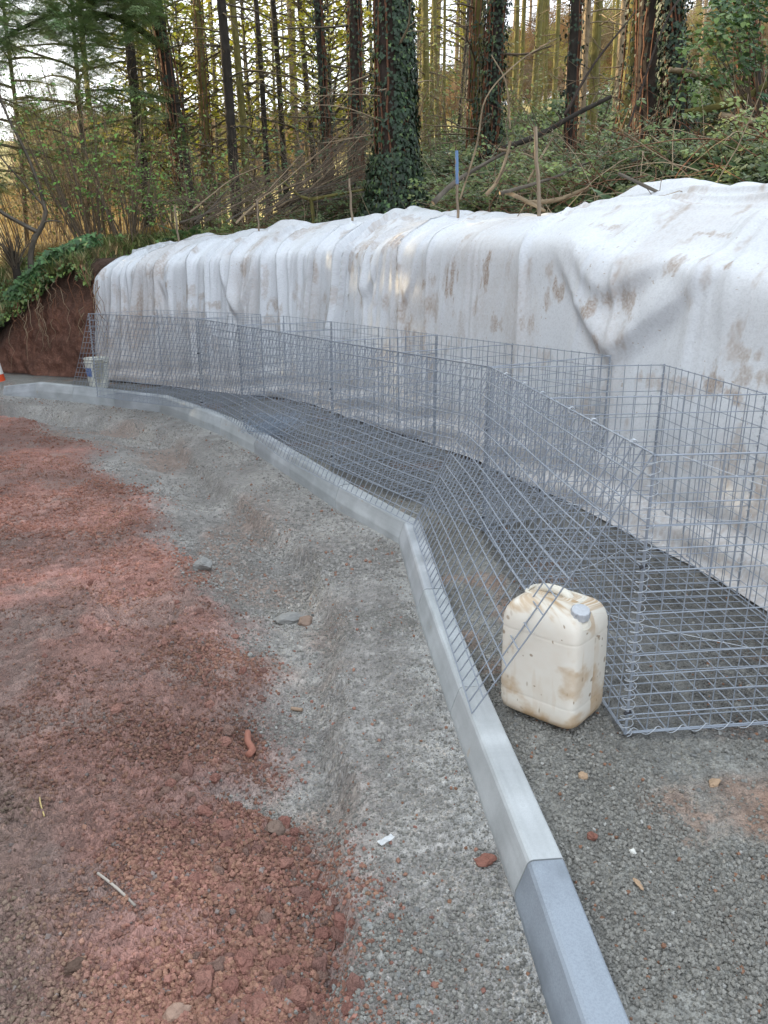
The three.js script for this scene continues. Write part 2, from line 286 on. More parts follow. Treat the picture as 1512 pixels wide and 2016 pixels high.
// the cut face of earth, bare at its far left end
const cut = (() => {
  const p = [], c = [], uv = [], idx = [], nu = 420, nv = 60;
  for (let i = 0; i <= nu; i++) for (let j = 0; j <= nv; j++) {
    const u = i < 70 ? mix(-4, 11.6, i / 70) : i < 370 ? mix(11.6, 17, (i - 70) / 300) : mix(17, 34, (i - 370) / 50), t = j / nv, w = wallAt(u), f = curve(FACE, u) + 0.05;
    const bare = sst(12.55, 12.9, u), belly = 0.10 * Math.sin(t * Math.PI) * bare;
    let s = 0.02 + 0.42 * (1 - bare) + (0.30 + 0.4 * sst(14, 16, u)) * t * t - belly * (1 - t) + bare * (0.26 * (fbm(u * 1.6, t * f * 2.2, 4, 3) - 0.5) + 0.09 * (fbm(u * 7, t * f * 9, 3, 6) - 0.5) + 0.03 * (noise(u * 30, t * f * 30) - 0.5));
    if (t > 0.9) s += (t - 0.9) * 3.2;
    const y = -0.2 + (f + 0.2) * Math.min(1, t * 1.06) + 0.02 * (noise(u * 9, t * 9) - 0.5);
    p.push(w.x + w.nx * s, y, w.z + w.nz * s); uv.push(u / 0.7, t * f / 0.7);
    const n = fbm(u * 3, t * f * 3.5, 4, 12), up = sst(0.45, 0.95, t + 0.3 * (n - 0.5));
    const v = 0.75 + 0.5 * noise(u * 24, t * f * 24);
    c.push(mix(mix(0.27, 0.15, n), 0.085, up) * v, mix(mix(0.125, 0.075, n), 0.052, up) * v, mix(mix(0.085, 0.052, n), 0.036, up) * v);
  }
  for (let i = 0; i < nu; i++) for (let j = 0; j < nv; j++) { const a = i * (nv + 1) + j, b = a + nv + 1; idx.push(a, b, a + 1, b, b + 1, a + 1); }
  const g = new THREE.Group(); g.name = 'earth_bank'; scene.add(g); tag(g, 'dark red-brown cut earth face with hanging roots', 0, 0, 'structure');
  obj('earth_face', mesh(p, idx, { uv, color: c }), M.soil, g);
  const r = rng(5);
  for (let k = 0; k < 60; k++) {                    // roots hanging from the turf edge
    const u = 12.25 + r() * 2.0, f = curve(FACE, u), t0 = 0.55 + 0.42 * r(), len = 0.2 + 0.75 * r() * t0, pts = []; let uu = u, s = 0.03 - 0.06 * r();
    for (let i = 0; i <= 7; i++) { const y = f * t0 - len * i / 7 + 0.03 * r(); const w = wallAt(uu); pts.push(V(w.x + w.nx * (s - 0.05 - 0.05 * Math.sin(i)), Math.max(0, y), w.z + w.nz * (s - 0.05))); uu += (r() - 0.5) * 0.14; s += (r() - 0.6) * 0.05; }
    obj('root', new Tubes().add(pts, lerpN(0.003 + 0.008 * r() * r(), 0.0015, 7), 4).geo(), r() < 0.4 ? M.paleTwig : M.redTwig, g);
  }
  return g;
})();
// clods and stones that can be told apart, and the mass of small ones
const clodGeos = Array.from({ length: 7 }, (_, k) => {
  const g = new THREE.IcosahedronGeometry(1, 3), p = g.attributes.position, r = rng(90 + k), pl = Array.from({ length: 9 }, () => { const v = V(r() - 0.5, r() - 0.5, r() - 0.5).normalize(); return [v, 0.62 + 0.3 * r()]; });
  for (let i = 0; i < p.count; i++) { const v = V(p.getX(i), p.getY(i), p.getZ(i)); for (const [n, d] of pl) { const q = v.dot(n); if (q > d) v.addScaledVector(n, d - q); } v.multiplyScalar(1 + 0.16 * (noise(v.x * 2.4 + k, v.y * 2.4, v.z * 2.4) - 0.5)); v.multiplyScalar(1 + 0.42 * (noise(v.x * 1.9 + k * 3, v.y * 1.9, v.z * 1.9 + 7) - 0.5) + 0.2 * (noise(v.x * 5 + k, v.y * 5, v.z * 5) - 0.5)); p.setXYZ(i, v.x, v.y, v.z); }
  g.computeVertexNormals(); return g;
});
const chipGeo = (() => { const g = new THREE.IcosahedronGeometry(1, 0), p = g.attributes.position; for (let i = 0; i < p.count; i++) { const h = 0.62 + 0.7 * hash(Math.round(p.getX(i) * 50), Math.round(p.getY(i) * 50), Math.round(p.getZ(i) * 50)); p.setXYZ(i, p.getX(i) * h, p.getY(i) * h, p.getZ(i) * h); } g.computeVertexNormals(); return g; })();
{
  const r = rng(17), red = [], grey = [], bed = [];
  const onRoad = (x, z, kd) => kd < -0.14;
  for (let k = 0; k < 440000; k++) {                 // crumbs of red rubble
    const D = 1.3 + 6 * Math.pow(r(), 2), x = -0.85 * D + r() * 1.05 * D, z = -D, kd = kerbD(x, z); if (!onRoad(x, z, kd)) continue;
    const R = redness(x, z), mud = sst(0.1, -0.25, x - curve(MUDX, z)); const crest = Math.exp(-Math.pow((x - curve(REDX, z) + 0.28) / 0.3, 2));
    if (r() > R * (0.30 + 0.5 * crest) * (1 - 0.6 * mud) * (0.15 + 1.1 * sst(0.36, 0.6, fbm(x * 3.1, z * 3.1, 3, 37))) + 0.003 + 0.035 * Math.exp(-Math.pow((x - curve(REDX, z) - 0.06) / 0.12, 2))) continue;
    const s = 0.0018 + 0.0065 * Math.pow(r(), 3.2) + 0.003 * crest * r() * r(), v = (0.8 + 0.36 * r()) * dust(x, z), g = r() < 0.04;
    red.push({ p: V(x, groundY(x, z, kd) + s * 0.25, z), r: [r() * 6, r() * 6, r() * 6], s: [s * (1 + r()), s * (0.5 + 0.5 * r()), s], c: g ? [0.25 * v, 0.2 * v, 0.18 * v] : [mix(0.325, 0.22, mud) * v, (mix(0.158, 0.148, mud) + 0.024 * r()) * v, mix(0.122, 0.122, mud) * v] });
  }
  for (let k = 0; k < 60000; k++) {
    const D = 4 + 7 * r(), x = -0.6 * D + r() * 0.75 * D, z = -D, kd = kerbD(x, z); if (kd > -0.16) continue; const R = redness(x, z); if (r() > 0.2 + 0.8 * sst(0.4, 0.6, fbm(x * 2.6, z * 2.6, 3, 72))) continue;
    const s = 0.004 + 0.009 * Math.pow(r(), 2.4), v = 0.8 + 0.36 * r(), e = { p: V(x, groundY(x, z, kd) + s * 0.25, z), r: [r() * 6, r() * 6, r() * 6], s: [s * (1 + r()), s * 0.7, s] };
    if (r() < R) red.push({ ...e, c: [0.325 * v * dust(x, z), 0.155 * v * dust(x, z), 0.112 * v * dust(x, z)] }); else grey.push({ ...e, c: r() < 0.05 ? [0.3, 0.17, 0.12] : [0.30 * v, 0.285 * v, 0.265 * v] });
  }
  instances('red_rubble', chipGeo, M.stone, scene, red, 'crumbs of red rubble strewn thickly along the middle of the ground', 'rubble');
  for (let k = 0; k < 260000; k++) {                 // grey grit of the haunch and the bed
    const D = 1.15 + 5 * Math.pow(r(), 2), x = -0.5 * D + r() * 1.2 * D, z = -D, kd = kerbD(x, z);
    if (kd > -0.14 && kd < 0.012) continue;
    const dense = kd > 0 ? 0.10 + 0.75 * sst(0.42, 0.62, fbm(x * 3, z * 3, 3, 71)) : (1 - redness(x, z)) * (0.25 + 0.75 * sst(0.5, 0.68, fbm(x * 2.6, z * 2.6, 3, 72)));
    if (r() > dense) continue; if (wallUS(x, z)[1] > -0.05) continue;
    const s = 0.002 + 0.0055 * Math.pow(r(), 3), v = 0.78 + 0.42 * r(), q = r();
    (kd > 0 ? bed : grey).push({ p: V(x, groundY(x, z, kd) + s * 0.3, z), r: [r() * 6, r() * 6, r() * 6], s: [s * (1 + 0.8 * r()), s * 0.75, s], c: q < 0.02 ? [0.46, 0.45, 0.42] : q < 0.045 ? [0.3 * v, 0.16 * v, 0.1 * v] : (kd > 0 && inBasket(x, z) < 1 ? [0.2 * v, 0.193 * v, 0.18 * v] : [0.29 * v, 0.278 * v, 0.25 * v]) });  // chips inside the baskets carry the same damp and painted wire shade
  }
  instances('grey_grit', chipGeo, M.stone, scene, grey, 'fine grey concrete grit on the haunch beside the kerb', 'grit');
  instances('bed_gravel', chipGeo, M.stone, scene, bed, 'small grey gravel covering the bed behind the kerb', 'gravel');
  const mats = [[0.32, 0.15, 0.115], [0.29, 0.135, 0.105], [0.34, 0.17, 0.13], [0.24, 0.125, 0.10], [0.27, 0.165, 0.13]].map((c) => std(...c, 0.95, { bumpMap: fine.bump, bumpScale: 0.02 }));
  let n = 0;
  for (let k = 0; k < 6000 && n < 250; k++) {        // the larger clods, one by one
    const D = 1.35 + 4.2 * Math.pow(r(), 1.7), x = -0.5 * D + r() * 0.62 * D, z = -D, kd = kerbD(x, z); if (!onRoad(x, z, kd)) continue;
    const crest = Math.exp(-Math.pow((x - curve(REDX, z) + 0.14) / 0.16, 2)) * (0.3 + 2 * sst(-2.9, -2.0, z)) + 0.08; if (r() > redness(x, z) * crest) continue;
    const s = (0.009 + 0.017 * Math.pow(r(), 1.8)) * (D > 3 ? 0.9 : 1), m = obj('red_clod', clodGeos[Math.floor(r() * 7)], mats[Math.floor(r() * 5)], ground);
    m.position.set(x, groundY(x, z, kd) + s * 0.1, z); m.rotation.set(0.6 * r(), r() * 6, 0.6 * r()); m.scale.set(s * (1 + 0.6 * r()), s * (0.55 + 0.4 * r()), s); n++;
  }
  n = 0;
  const gm = [[0.3, 0.3, 0.285], [0.36, 0.35, 0.325], [0.24, 0.24, 0.23], [0.33, 0.19, 0.12]].map((c) => std(...c, 0.95, { bumpMap: fine.bump, bumpScale: 0.005 }));
  for (let k = 0; k < 4000 && n < 150; k++) {
    const D = 1.25 + 2.6 * Math.pow(r(), 1.5), x = -0.2 * D + r() * 0.75 * D, z = -D, kd = kerbD(x, z); if ((kd > -0.15 && kd < 0.02) || (kd < 0 && r() < redness(x, z))) continue;
    if (fbm(x * 2.6, z * 2.6, 3, 72) < 0.5) continue;
    const s = 0.006 + 0.008 * r() * r(), m = obj('stone', clodGeos[Math.floor(r() * 7)], gm[Math.floor(r() * 3.4)], ground);
    m.position.set(x, groundY(x, z, kd) + s * 0.3, z); m.rotation.set(r() * 6, r() * 6, r() * 6); m.scale.set(s * (1 + 0.5 * r()), s * 0.75, s); n++;
  }
}

// ---------------------------------------------------------------- kerb
const kerb = (() => {
  const g = new THREE.Group(); g.name = 'kerb'; scene.add(g); tag(g, 'half-battered pale grey concrete kerb in a bent line along the gabions', 0, 0, 'structure');
  const prof = [[0, -0.26], [0, -0.005], [0.005, 0], [0.084, 0], [0.093, -0.003], [0.1, -0.011], [0.127, -0.094], [0.13, -0.106], [0.13, -0.26]];
  const nrm = KERB.map((_, i) => { const a = KERB[Math.max(0, i - 1)], b = KERB[i], c = KERB[Math.min(KERB.length - 1, i + 1)];
    const d1 = i ? V(b[0] - a[0], 0, b[1] - a[1]).normalize() : null, d2 = i < KERB.length - 1 ? V(c[0] - b[0], 0, c[1] - b[1]).normalize() : null, n = (d) => V(d.z, 0, -d.x);
    const m = d1 && d2 ? n(d1).add(n(d2)).normalize() : n(d1 ?? d2); m.multiplyScalar(1 / (m.dot(n(d1 ?? d2)))); return m; });
  const tex = (seed, blue) => dataTex(256, 512, (i, j) => {       // float marks, lime bloom and a little orange mud
    const x = i / 256, y = j / 512, b = fbm(x * 5 + seed, y * 12, 5, seed), w = fbm(x * 3 + seed, y * 3, 4, seed + 5), st = noise(x * 60, y * 6 + seed, 2), mud = sst(0.76, 0.82, fbm(x * 9 + seed * 3, y * 20, 4, seed + 9)) * 0.55;
    const v = 0.72 + 0.35 * (b - 0.5) + 0.3 * sst(0.44, 0.62, w + 0.5 * (b - 0.5)) * (0.3 + 1.4 * hash(i, j, 7) * b) * blue + 0.07 * (st - 0.5) + 0.07 * (hash(i, j, seed) - 0.5);
    return [mix(v, 0.72, mud), mix(v, 0.55, mud), mix(v, 0.4, mud)]; });
  const maps = [tex(1, 0.35), tex(5, 0.25), tex(11, 0.9), tex(17, 0.5)];
  maps.forEach((t) => { t.wrapS = t.wrapT = THREE.MirroredRepeatWrapping; });
  M.kerb.forEach((m, i) => { m.map = maps[i]; m.bumpMap = fine.bump; m.bumpScale = 0.0015; });
  const r = rng(8);
  for (let k = 0; k < KERB.length - 1; k++) {
    const a = V(KERB[k][0], 0, KERB[k][1]), b = V(KERB[k + 1][0], 0, KERB[k + 1][1]), L = a.distanceTo(b), dir = V(0, 0, 0).subVectors(b, a).normalize(), p = [], uv = [], idx = [], N = 10, np = prof.length, ou = r() * 5, y0 = 0.03 + 0.006 * (r() - 0.5), y1 = y0 + 0.003 * (r() - 0.5);
    for (let i = 0; i <= N; i++) { const t = i / N; let per = 0;
      prof.forEach(([o, y], j) => { if (j) per += Math.hypot(o - prof[j - 1][0], y - prof[j - 1][1]); const q = V(0, 0, 0).lerpVectors(a, b, t).addScaledVector(V(0, 0, 0).lerpVectors(nrm[k], nrm[k + 1], t), o); const e = i === 0 ? 0.003 : i === N ? -0.003 : 0; q.addScaledVector(dir, e);
        let yy = y + mix(y0, y1, t) + (k === KERB.length - 2 ? -0.075 * t * (y > -0.2 ? 1 : 0) : 0) + 0.0012 * (noise(t * L * 6 + ou, j) - 0.5); p.push(q.x, yy, q.z); uv.push(per * 1.7 + ou, (t * L + ou) * 0.7); }); }
    for (let i = 0; i < N; i++) for (let j = 0; j < np - 1; j++) { const q = i * np + j; idx.push(q, q + 1, q + np, q + 1, q + np + 1, q + np); }
    const geo = mesh(p, idx, { uv }).toNonIndexed(); geo.computeVertexNormals();
    // end faces
    const ends = []; for (const i of [0, N]) for (let j = 1; j < np - 1; j++) { const q = i * np; const tri = i ? [q, q + j, q + j + 1] : [q, q + j + 1, q + j]; for (const t of tri) ends.push(p[t * 3], p[t * 3 + 1], p[t * 3 + 2]); }
    const eg = new THREE.BufferGeometry(); eg.setAttribute('position', new THREE.Float32BufferAttribute(ends, 3)); eg.setAttribute('uv', new THREE.Float32BufferAttribute(new Array(ends.length / 3 * 2).fill(0.3), 2)); eg.computeVertexNormals();
    obj('kerb_stone', mergeGeometries([geo, eg]), M.kerb[[2, 1, 0, 3, 1, 0, 3, 1, 0, 1, 3, 0, 1, 3][k % 14]], g);
  }
  return g;
})();

// ---------------------------------------------------------------- white fleece sheet over the bank
{
  const CR = [[0, 1.55], [2.6, 1.56], [3.4, 1.62], [4.2, 1.70], [4.9, 1.82], [6, 1.84], [8.8, 1.84], [9.5, 1.8], [10.5, 1.75], [11.7, 1.68], [12.4, 1.58], [12.75, 1.48]];
  const BK = [[0, 1.9], [2.5, 1.98], [3.8, 2.04], [4.46, 2.12], [5.05, 2.12], [5.35, 2.05], [5.68, 1.98], [6.2, 2.01], [6.5, 2.0], [6.86, 2.05], [7.4, 2.07], [7.8, 2.10], [8.1, 2.18], [8.45, 2.17], [9.1, 2.13], [9.7, 2.08], [10.1, 2.08], [10.4, 2.03], [11.2, 1.95], [11.6, 1.97], [12.1, 1.89], [12.75, 1.78]];
  const r = rng(33), folds = [];
  for (let u = 0.5, k = 0; u < 12.8; k++) {   // creases fan out from points where the cloth is gathered at the crest
    const left = sst(4.2, 8.5, u), n = 3 + Math.floor(r() * 5);
    for (let i = 0; i < n; i++) { const o = (i - (n - 1) / 2) / n + 0.5 * (r() - 0.5), big = r() < 0.3; folds.push({ u0: u + o * 0.22 * (1 + left), m: o * mix(0.5, 0.28, left) + 0.12 * (r() - 0.5), w: mix(0.055, 0.038, left) * (0.6 + 0.8 * r()) * (big ? 1.5 : 0.8), a: mix(0.013, 0.042, left) * (0.4 + 0.8 * r()) * (big ? 1.7 : 0.5), L: r() < 0.6 ? 7 : 1.2 + r(), top: 1.95 + 0.6 * r(), sk: r() < 0.5 ? 0.3 : -0.3 }); }
    u += mix(0.62, 0.40, left) * (0.6 + 0.8 * r());
  }
  // hanging V-shaped pockets: vertex u, vertex arc, slope to the left end and to the right end, half width, depth
  const vees = [[4.15, 1.12, 0.95, 0.76, 0.62, 0.06], [4.25, 1.50, 0.7, 0.5, 0.45, 0.045], [3.55, 1.62, 0.5, 0.45, 0.35, 0.02], [7.75, 1.38, 1.9, 1.6, 0.2, 0.05], [10.1, 1.06, 2.0, 2.4, 0.24, 0.06], [6.95, 1.36, 2.2, 2.0, 0.13, 0.03], [11.4, 1.30, 2.4, 2.0, 0.12, 0.03]];
  const nu = 900, nv = 260, p = [], uv = [], idx = [];
  for (let i = 0; i <= nu; i++) {
    const u = mix(0.3, 12.74, i / nu), c = curve(CR, u), b = curve(BK, u), rt = sst(5.2, 3.2, u);
    const ctl = [V(-0.10 - 0.05 * rt, -0.02, 0), V(0.0 + 0.03 * rt, 0.22, 0), V(0.06 + 0.08 * rt, 0.75, 0), V(0.10 + 0.10 * rt, c - 0.5, 0), V(0.14 + 0.12 * rt, c - 0.12, 0), V(0.25 + 0.16 * rt, c - 0.005, 0), V(0.62, mix(c, b, 0.45) + 0.03, 0), V(0.86, mix(c, b, 0.7), 0), V(0.96, mix(c, b, 0.86), 0), V(1.06, b + 0.005, 0), V(1.20, b - 0.03, 0), V(1.34, b - 0.2, 0)];
    const cv = new THREE.CatmullRomCurve3(ctl, false, 'centripetal'), w = wallAt(u), pts = cv.getSpacedPoints(nv); let arc = 0;
    for (let j = 0; j <= nv; j++) {
      const q = pts[j]; if (j) arc += q.distanceTo(pts[j - 1]);
      const a = pts[Math.max(0, j - 1)], e = pts[Math.min(nv, j + 1)], tl = Math.hypot(e.x - a.x, e.y - a.y), ns = -(e.y - a.y) / tl, ny = (e.x - a.x) / tl;
      let h = 0;
      for (const f of folds) {
        if (Math.abs(u - f.u0) > 0.75) continue;
        const dn = Math.max(0, 1.9 - arc), d = (u - f.u0 - f.m * dn - 0.006 * Math.sin(arc * 4 + f.u0 * 9)) / (f.w * (0.45 + 0.55 * dn));
        const e2 = d * (1 + f.sk * Math.sign(d) * 1.6); h += f.a * (Math.exp(-1.8 * (Math.sqrt(e2 * e2 + 0.02) - 0.14)) - 0.12) * Math.exp(-dn / f.L) * sst(f.top + 0.3, f.top - 0.2, arc) * sst(-0.1, 0.35, arc);
      }
      for (const [vu, va, kl, kr, wd, dp] of vees) {
        const x = u - vu; if (Math.abs(x) > wd * 1.8) continue;
        const k = x > 0 ? kl : kr, y = arc - va - k * (Math.sqrt(x * x + 0.0025) - 0.05); h += dp * Math.exp(-Math.pow(x / wd, 4)) * (y > 0 ? Math.exp(-Math.pow(y / 0.20, 2)) : Math.exp(-Math.pow(y / 0.085, 2)) - 0.2 * Math.exp(-Math.pow((y + 0.16) / 0.1, 2)));
      }
      // rolled layers of the hem along the back, and slack waves at the foot
      const top = sst(1.9, 2.2, arc), hem = arc + 0.10 * (noise(u * 0.9, 3) - 0.5) + 0.05 * (noise(u * 2.7, 9) - 0.5);
      h += top * (0.034 * Math.exp(-Math.pow((hem - 2.42) / 0.035, 2)) + 0.03 * Math.exp(-Math.pow((hem - 2.58 - 0.05 * Math.sin(u * 1.3)) / 0.03, 2)) + 0.02 * Math.exp(-Math.pow((hem - 2.25) / 0.03, 2))) * sst(0.25, 0.6, noise(u * 0.8, 12));
      const toe = sst(0.5, 0.1, arc); h += toe * 0.03 * Math.sin(arc * 26 + u * 2.5 + 3 * noise(u * 1.5, 1)) * (0.4 + noise(u * 2, 4));
      h += 0.03 * (fbm(u * 0.9, arc * 0.8, 2, 7) - 0.5) + 0.012 * (fbm(u * 4 + arc, arc * 0.9, 3, 9) - 0.5) + 0.004 * (fbm(u * 15, arc * 4, 2, 4) - 0.5);
      if (q.x > 0.9) h += (0.07 * (noise(u * 2.6, 5) - 0.55) + 0.05 * (noise(u * 7.1, 15) - 0.5)) * sst(0.9, 1.08, q.x);
      const s = q.x + ns * h, y = q.y + ny * h, uu = u + 0.03 * (noise(u * 6, arc * 2, 3) - 0.5) + (i === nu ? 0.05 * (noise(arc * 5, 2) - 0.5) : 0);
      const ww = uu === u ? w : wallAt(uu);
      p.push(ww.x + ww.nx * s, Math.max(0.004, y), ww.z + ww.nz * s); uv.push((u - 0.3) / 12.44, arc / 3.2);
    }
  }
  for (let i = 0; i < nu; i++) for (let j = 0; j < nv; j++) { const a = i * (nv + 1) + j, b = a + nv + 1; idx.push(a, b, a + 1, b, b + 1, a + 1); }
  // mud prints where the photograph shows them: u, height up the sheet, size across, size up, strength
  const mud = [[6.21, 1.46, 0.10, 0.15, 1], [6.18, 1.62, 0.04, 0.14, 0.5], [5.72, 1.57, 0.07, 0.17, 1], [8.02, 1.72, 0.10, 0.05, 0.9], [7.88, 1.84, 0.14, 0.07, 0.8], [7.69, 1.72, 0.05, 0.12, 0.6], [6.65, 1.46, 0.08, 0.07, 0.9], [6.5, 1.48, 0.06, 0.06, 0.7], [6.55, 1.28, 0.2, 0.06, 0.45], [4.78, 1.44, 0.12, 0.08, 0.9], [4.87, 1.36, 0.07, 0.07, 0.7], [5.42, 1.55, 0.08, 0.22, 0.35], [5.53, 1.16, 0.12, 0.08, 0.8], [7.0, 1.27, 0.07, 0.1, 0.5], [8.61, 1.7, 0.05, 0.06, 0.7], [8.38, 1.34, 0.07, 0.04, 0.6], [4.34, 1.33, 0.08, 0.06, 0.9], [4.09, 1.42, 0.16, 0.09, 0.75], [4.12, 1.31, 0.05, 0.08, 0.7], [4.24, 1.18, 0.05, 0.12, 0.8], [3.26, 1.04, 0.06, 0.1, 1], [3.19, 1.02, 0.05, 0.09, 0.9], [3.1, 0.98, 0.05, 0.05, 0.9], [3.02, 0.94, 0.07, 0.05, 0.9], [3.54, 1.72, 0.05, 0.09, 0.7], [3.74, 1.66, 0.06, 0.07, 0.7], [3.01, 1.68, 0.05, 0.05, 0.9], [3.36, 1.66, 0.04, 0.03, 0.9], [3.03, 1.2, 0.14, 0.05, 0.6], [2.98, 1.1, 0.16, 0.07, 0.6], [3.47, 0.96, 0.16, 0.06, 0.5], [2.96, 0.6, 0.09, 0.2, 0.6], [3.52, 0.46, 0.12, 0.08, 0.6], [12.27, 1.25, 0.1, 0.2, 0.35], [11.59, 1.16, 0.11, 0.13, 0.75], [11.33, 1.37, 0.03, 0.06, 0.8], [10.5, 1.12, 0.16, 0.06, 0.6], [10.67, 1.22, 0.12, 0.05, 0.6], [9.66, 1.4, 0.05, 0.2, 0.4], [9.51, 1.14, 0.1, 0.1, 0.6], [4.59, 1.98, 0.12, 0.05, 0.7], [3.77, 1.95, 0.16, 0.03, 0.8], [5.09, 1.16, 0.1, 0.09, 0.6], [6.05, 1.1, 0.12, 0.15, 0.4], [3.73, 0.95, 0.14, 0.05, 0.5], [5.2, 0.75, 0.1, 0.2, 0.55], [6.4, 0.7, 0.1, 0.25, 0.6], [7.2, 0.75, 0.12, 0.2, 0.5], [4.4, 0.6, 0.1, 0.2, 0.5], [8.6, 1.05, 0.1, 0.16, 0.5], [11.0, 0.9, 0.5, 0.25, 0.4], [12.0, 0.8, 0.5, 0.3, 0.5], [4.2, 2.34, 0.5, 0.03, 0.6], [5.0, 2.28, 0.25, 0.03, 0.7], [3.4, 2.36, 0.3, 0.02, 0.7], [8.0, 2.5, 0.2, 0.1, 0.5], [2.5, 1.3, 0.1, 0.1, 0.6], [2.2, 0.9, 0.1, 0.1, 0.7]];
  const W = 2048, H = 1024, f = new Float32Array(W * H);
  for (const [mu, ma, sx, sy, k] of mud) {
    const x0 = Math.floor((mu - 0.3 - 2.2 * sx) / 12.44 * W), x1 = Math.ceil((mu - 0.3 + 2.2 * sx) / 12.44 * W), y0 = Math.floor((ma - 2.2 * sy) / 3.2 * H), y1 = Math.ceil((ma + 2.2 * sy) / 3.2 * H);
    for (let j = Math.max(0, y0); j < Math.min(H, y1); j++) for (let i = Math.max(0, x0); i < Math.min(W, x1); i++) {
      const u = i / W * 12.44 + 0.3, a = j / H * 3.2, d = Math.hypot((u - mu) / sx, (a - ma) / sy), n = fbm(u * 26, a * 10, 5, mu) - 0.5, g = noise(u * 130, a * 100, 5);
      const v = 0.68 * k * sst(1.1, 0.25, d + 3.0 * n) * (0.3 + 0.95 * g); f[j * W + i] = Math.max(f[j * W + i], v);
    }
  }
  const tex = dataTex(W, H, (i, j) => {
    const u = i / W * 12.44 + 0.3, a = j / H * 3.2, n = fbm(u * 2.4, a * 1.7, 4, 3), g = hash(i, j, 1), sp = noise(u * 70, a * 55, 2);
    const wide = sst(0.5, 0.72, fbm(u * 1.7, a * 0.9, 4, 13)) * 0.14 * (0.5 + sp) + sst(0.62, 0.76, fbm(u * 7, a * 3.2, 4, 23)) * 0.3 * (0.4 + sp), left = 0.18 * sst(9.5, 12.4, u) * sst(1.5, 0.7, a) * (0.6 + 0.8 * n);
    const speck = noise(u * 60, a * 60, 19) > 0.955 && fbm(u * 3, a * 3, 2, 29) > 0.52 ? 0.5 : 0, low = sst(0.75, 0.1, a + 0.5 * (n - 0.5)) * 0.3 * (0.3 + sp);
    const m = clamp(Math.max(f[j * W + i], wide, low, speck) + left), v = 0.865 + 0.03 * (n - 0.5) - 0.03 * sst(0.5, 0.8, noise(u * 110, a * 100, 2)) - 0.04 * g;
    return [mix(v * 0.975, 0.55, m), mix(v * 0.988, 0.46, m), mix(v * 1.005, 0.39, m)];
  }, true);
  tex.wrapS = tex.wrapT = THREE.ClampToEdgeWrapping;
  const wb = clothB.bump.clone(); wb.repeat.set(24, 6); wb.needsUpdate = true;
  const mat = new THREE.MeshPhysicalMaterial({ map: tex, bumpMap: wb, bumpScale: 0.0016, roughness: 0.62, sheen: 0.25, sheenRoughness: 0.6, side: THREE.DoubleSide });
  tag(obj('fleece_sheet', mesh(p, idx, { uv }), mat), 'white mud-stained fleece sheet draped over the earth bank behind the wire baskets', 'sheet');
}

// ---------------------------------------------------------------- gabion baskets
const CELL = 0.0762;
function wirePanel(O, A, B, opts = {}) {   // O corner, A and B edge vectors; wires along both, welded one over the other
  const t = new Tubes(), r = rng(opts.seed ?? 1), rad = opts.rad ?? 0.0024, na = opts.na ?? Math.round(A.length() / CELL), nb = opts.nb ?? Math.round(B.length() / CELL), N = V(0, 0, 0).crossVectors(A, B).normalize(), bow = opts.bow ?? 0.008, ph = r() * 6;
  const at = (a, b, off) => { const q = O.clone().addScaledVector(A, a).addScaledVector(B, b); return q.addScaledVector(N, off + bow * (Math.sin(a * 3.1 + ph) * Math.sin(b * Math.PI) + 0.6 * Math.sin(b * 5 + ph * 2) * Math.sin(a * Math.PI)) * (opts.free ?? 1)); };
  const lo = 0.006 / A.length(), lob = 0.006 / B.length();
  for (let j = 0; j <= nb; j++) { const jt = (r() - 0.5) * 0.003, k = j === 0 || j === nb ? 1.35 : 1; t.add(Array.from({ length: 7 }, (_, i) => at(mix(-lo, 1 + lo, i / 6), clamp(j / nb + jt), rad)), rad * k, 5, true); }
  for (let i = 0; i <= na; i++) { const it = (r() - 0.5) * 0.0022, k = i === 0 || i === na ? 1.35 : 1; t.add(Array.from({ length: 6 }, (_, j) => at(clamp(i / na + it), mix(-lob, 1 + lob, j / 5), -rad)), rad * k, 5, true); }
  return t.geo();
}
function spiralGeo(P, Q, R = 0.015, pitch = 0.036, rad = 0.0017) {
  const L = P.distanceTo(Q), n = Math.round(L / pitch * 10), T = V(0, 0, 0).subVectors(Q, P).normalize(), A = V(0, 0, 0).crossVectors(Math.abs(T.y) > 0.9 ? V(1, 0, 0) : V(0, 1, 0), T).normalize(), B = V(0, 0, 0).crossVectors(T, A), pts = [];
  for (let i = 0; i <= n; i++) { const a = i / 10 * 2 * Math.PI, k = R * (0.9 + 0.2 * noise(i * 0.13, L)); pts.push(P.clone().lerp(Q, i / n).addScaledVector(A, Math.cos(a) * k).addScaledVector(B, Math.sin(a) * k)); }
  return new Tubes().add(pts, rad, 4, false).geo();
}
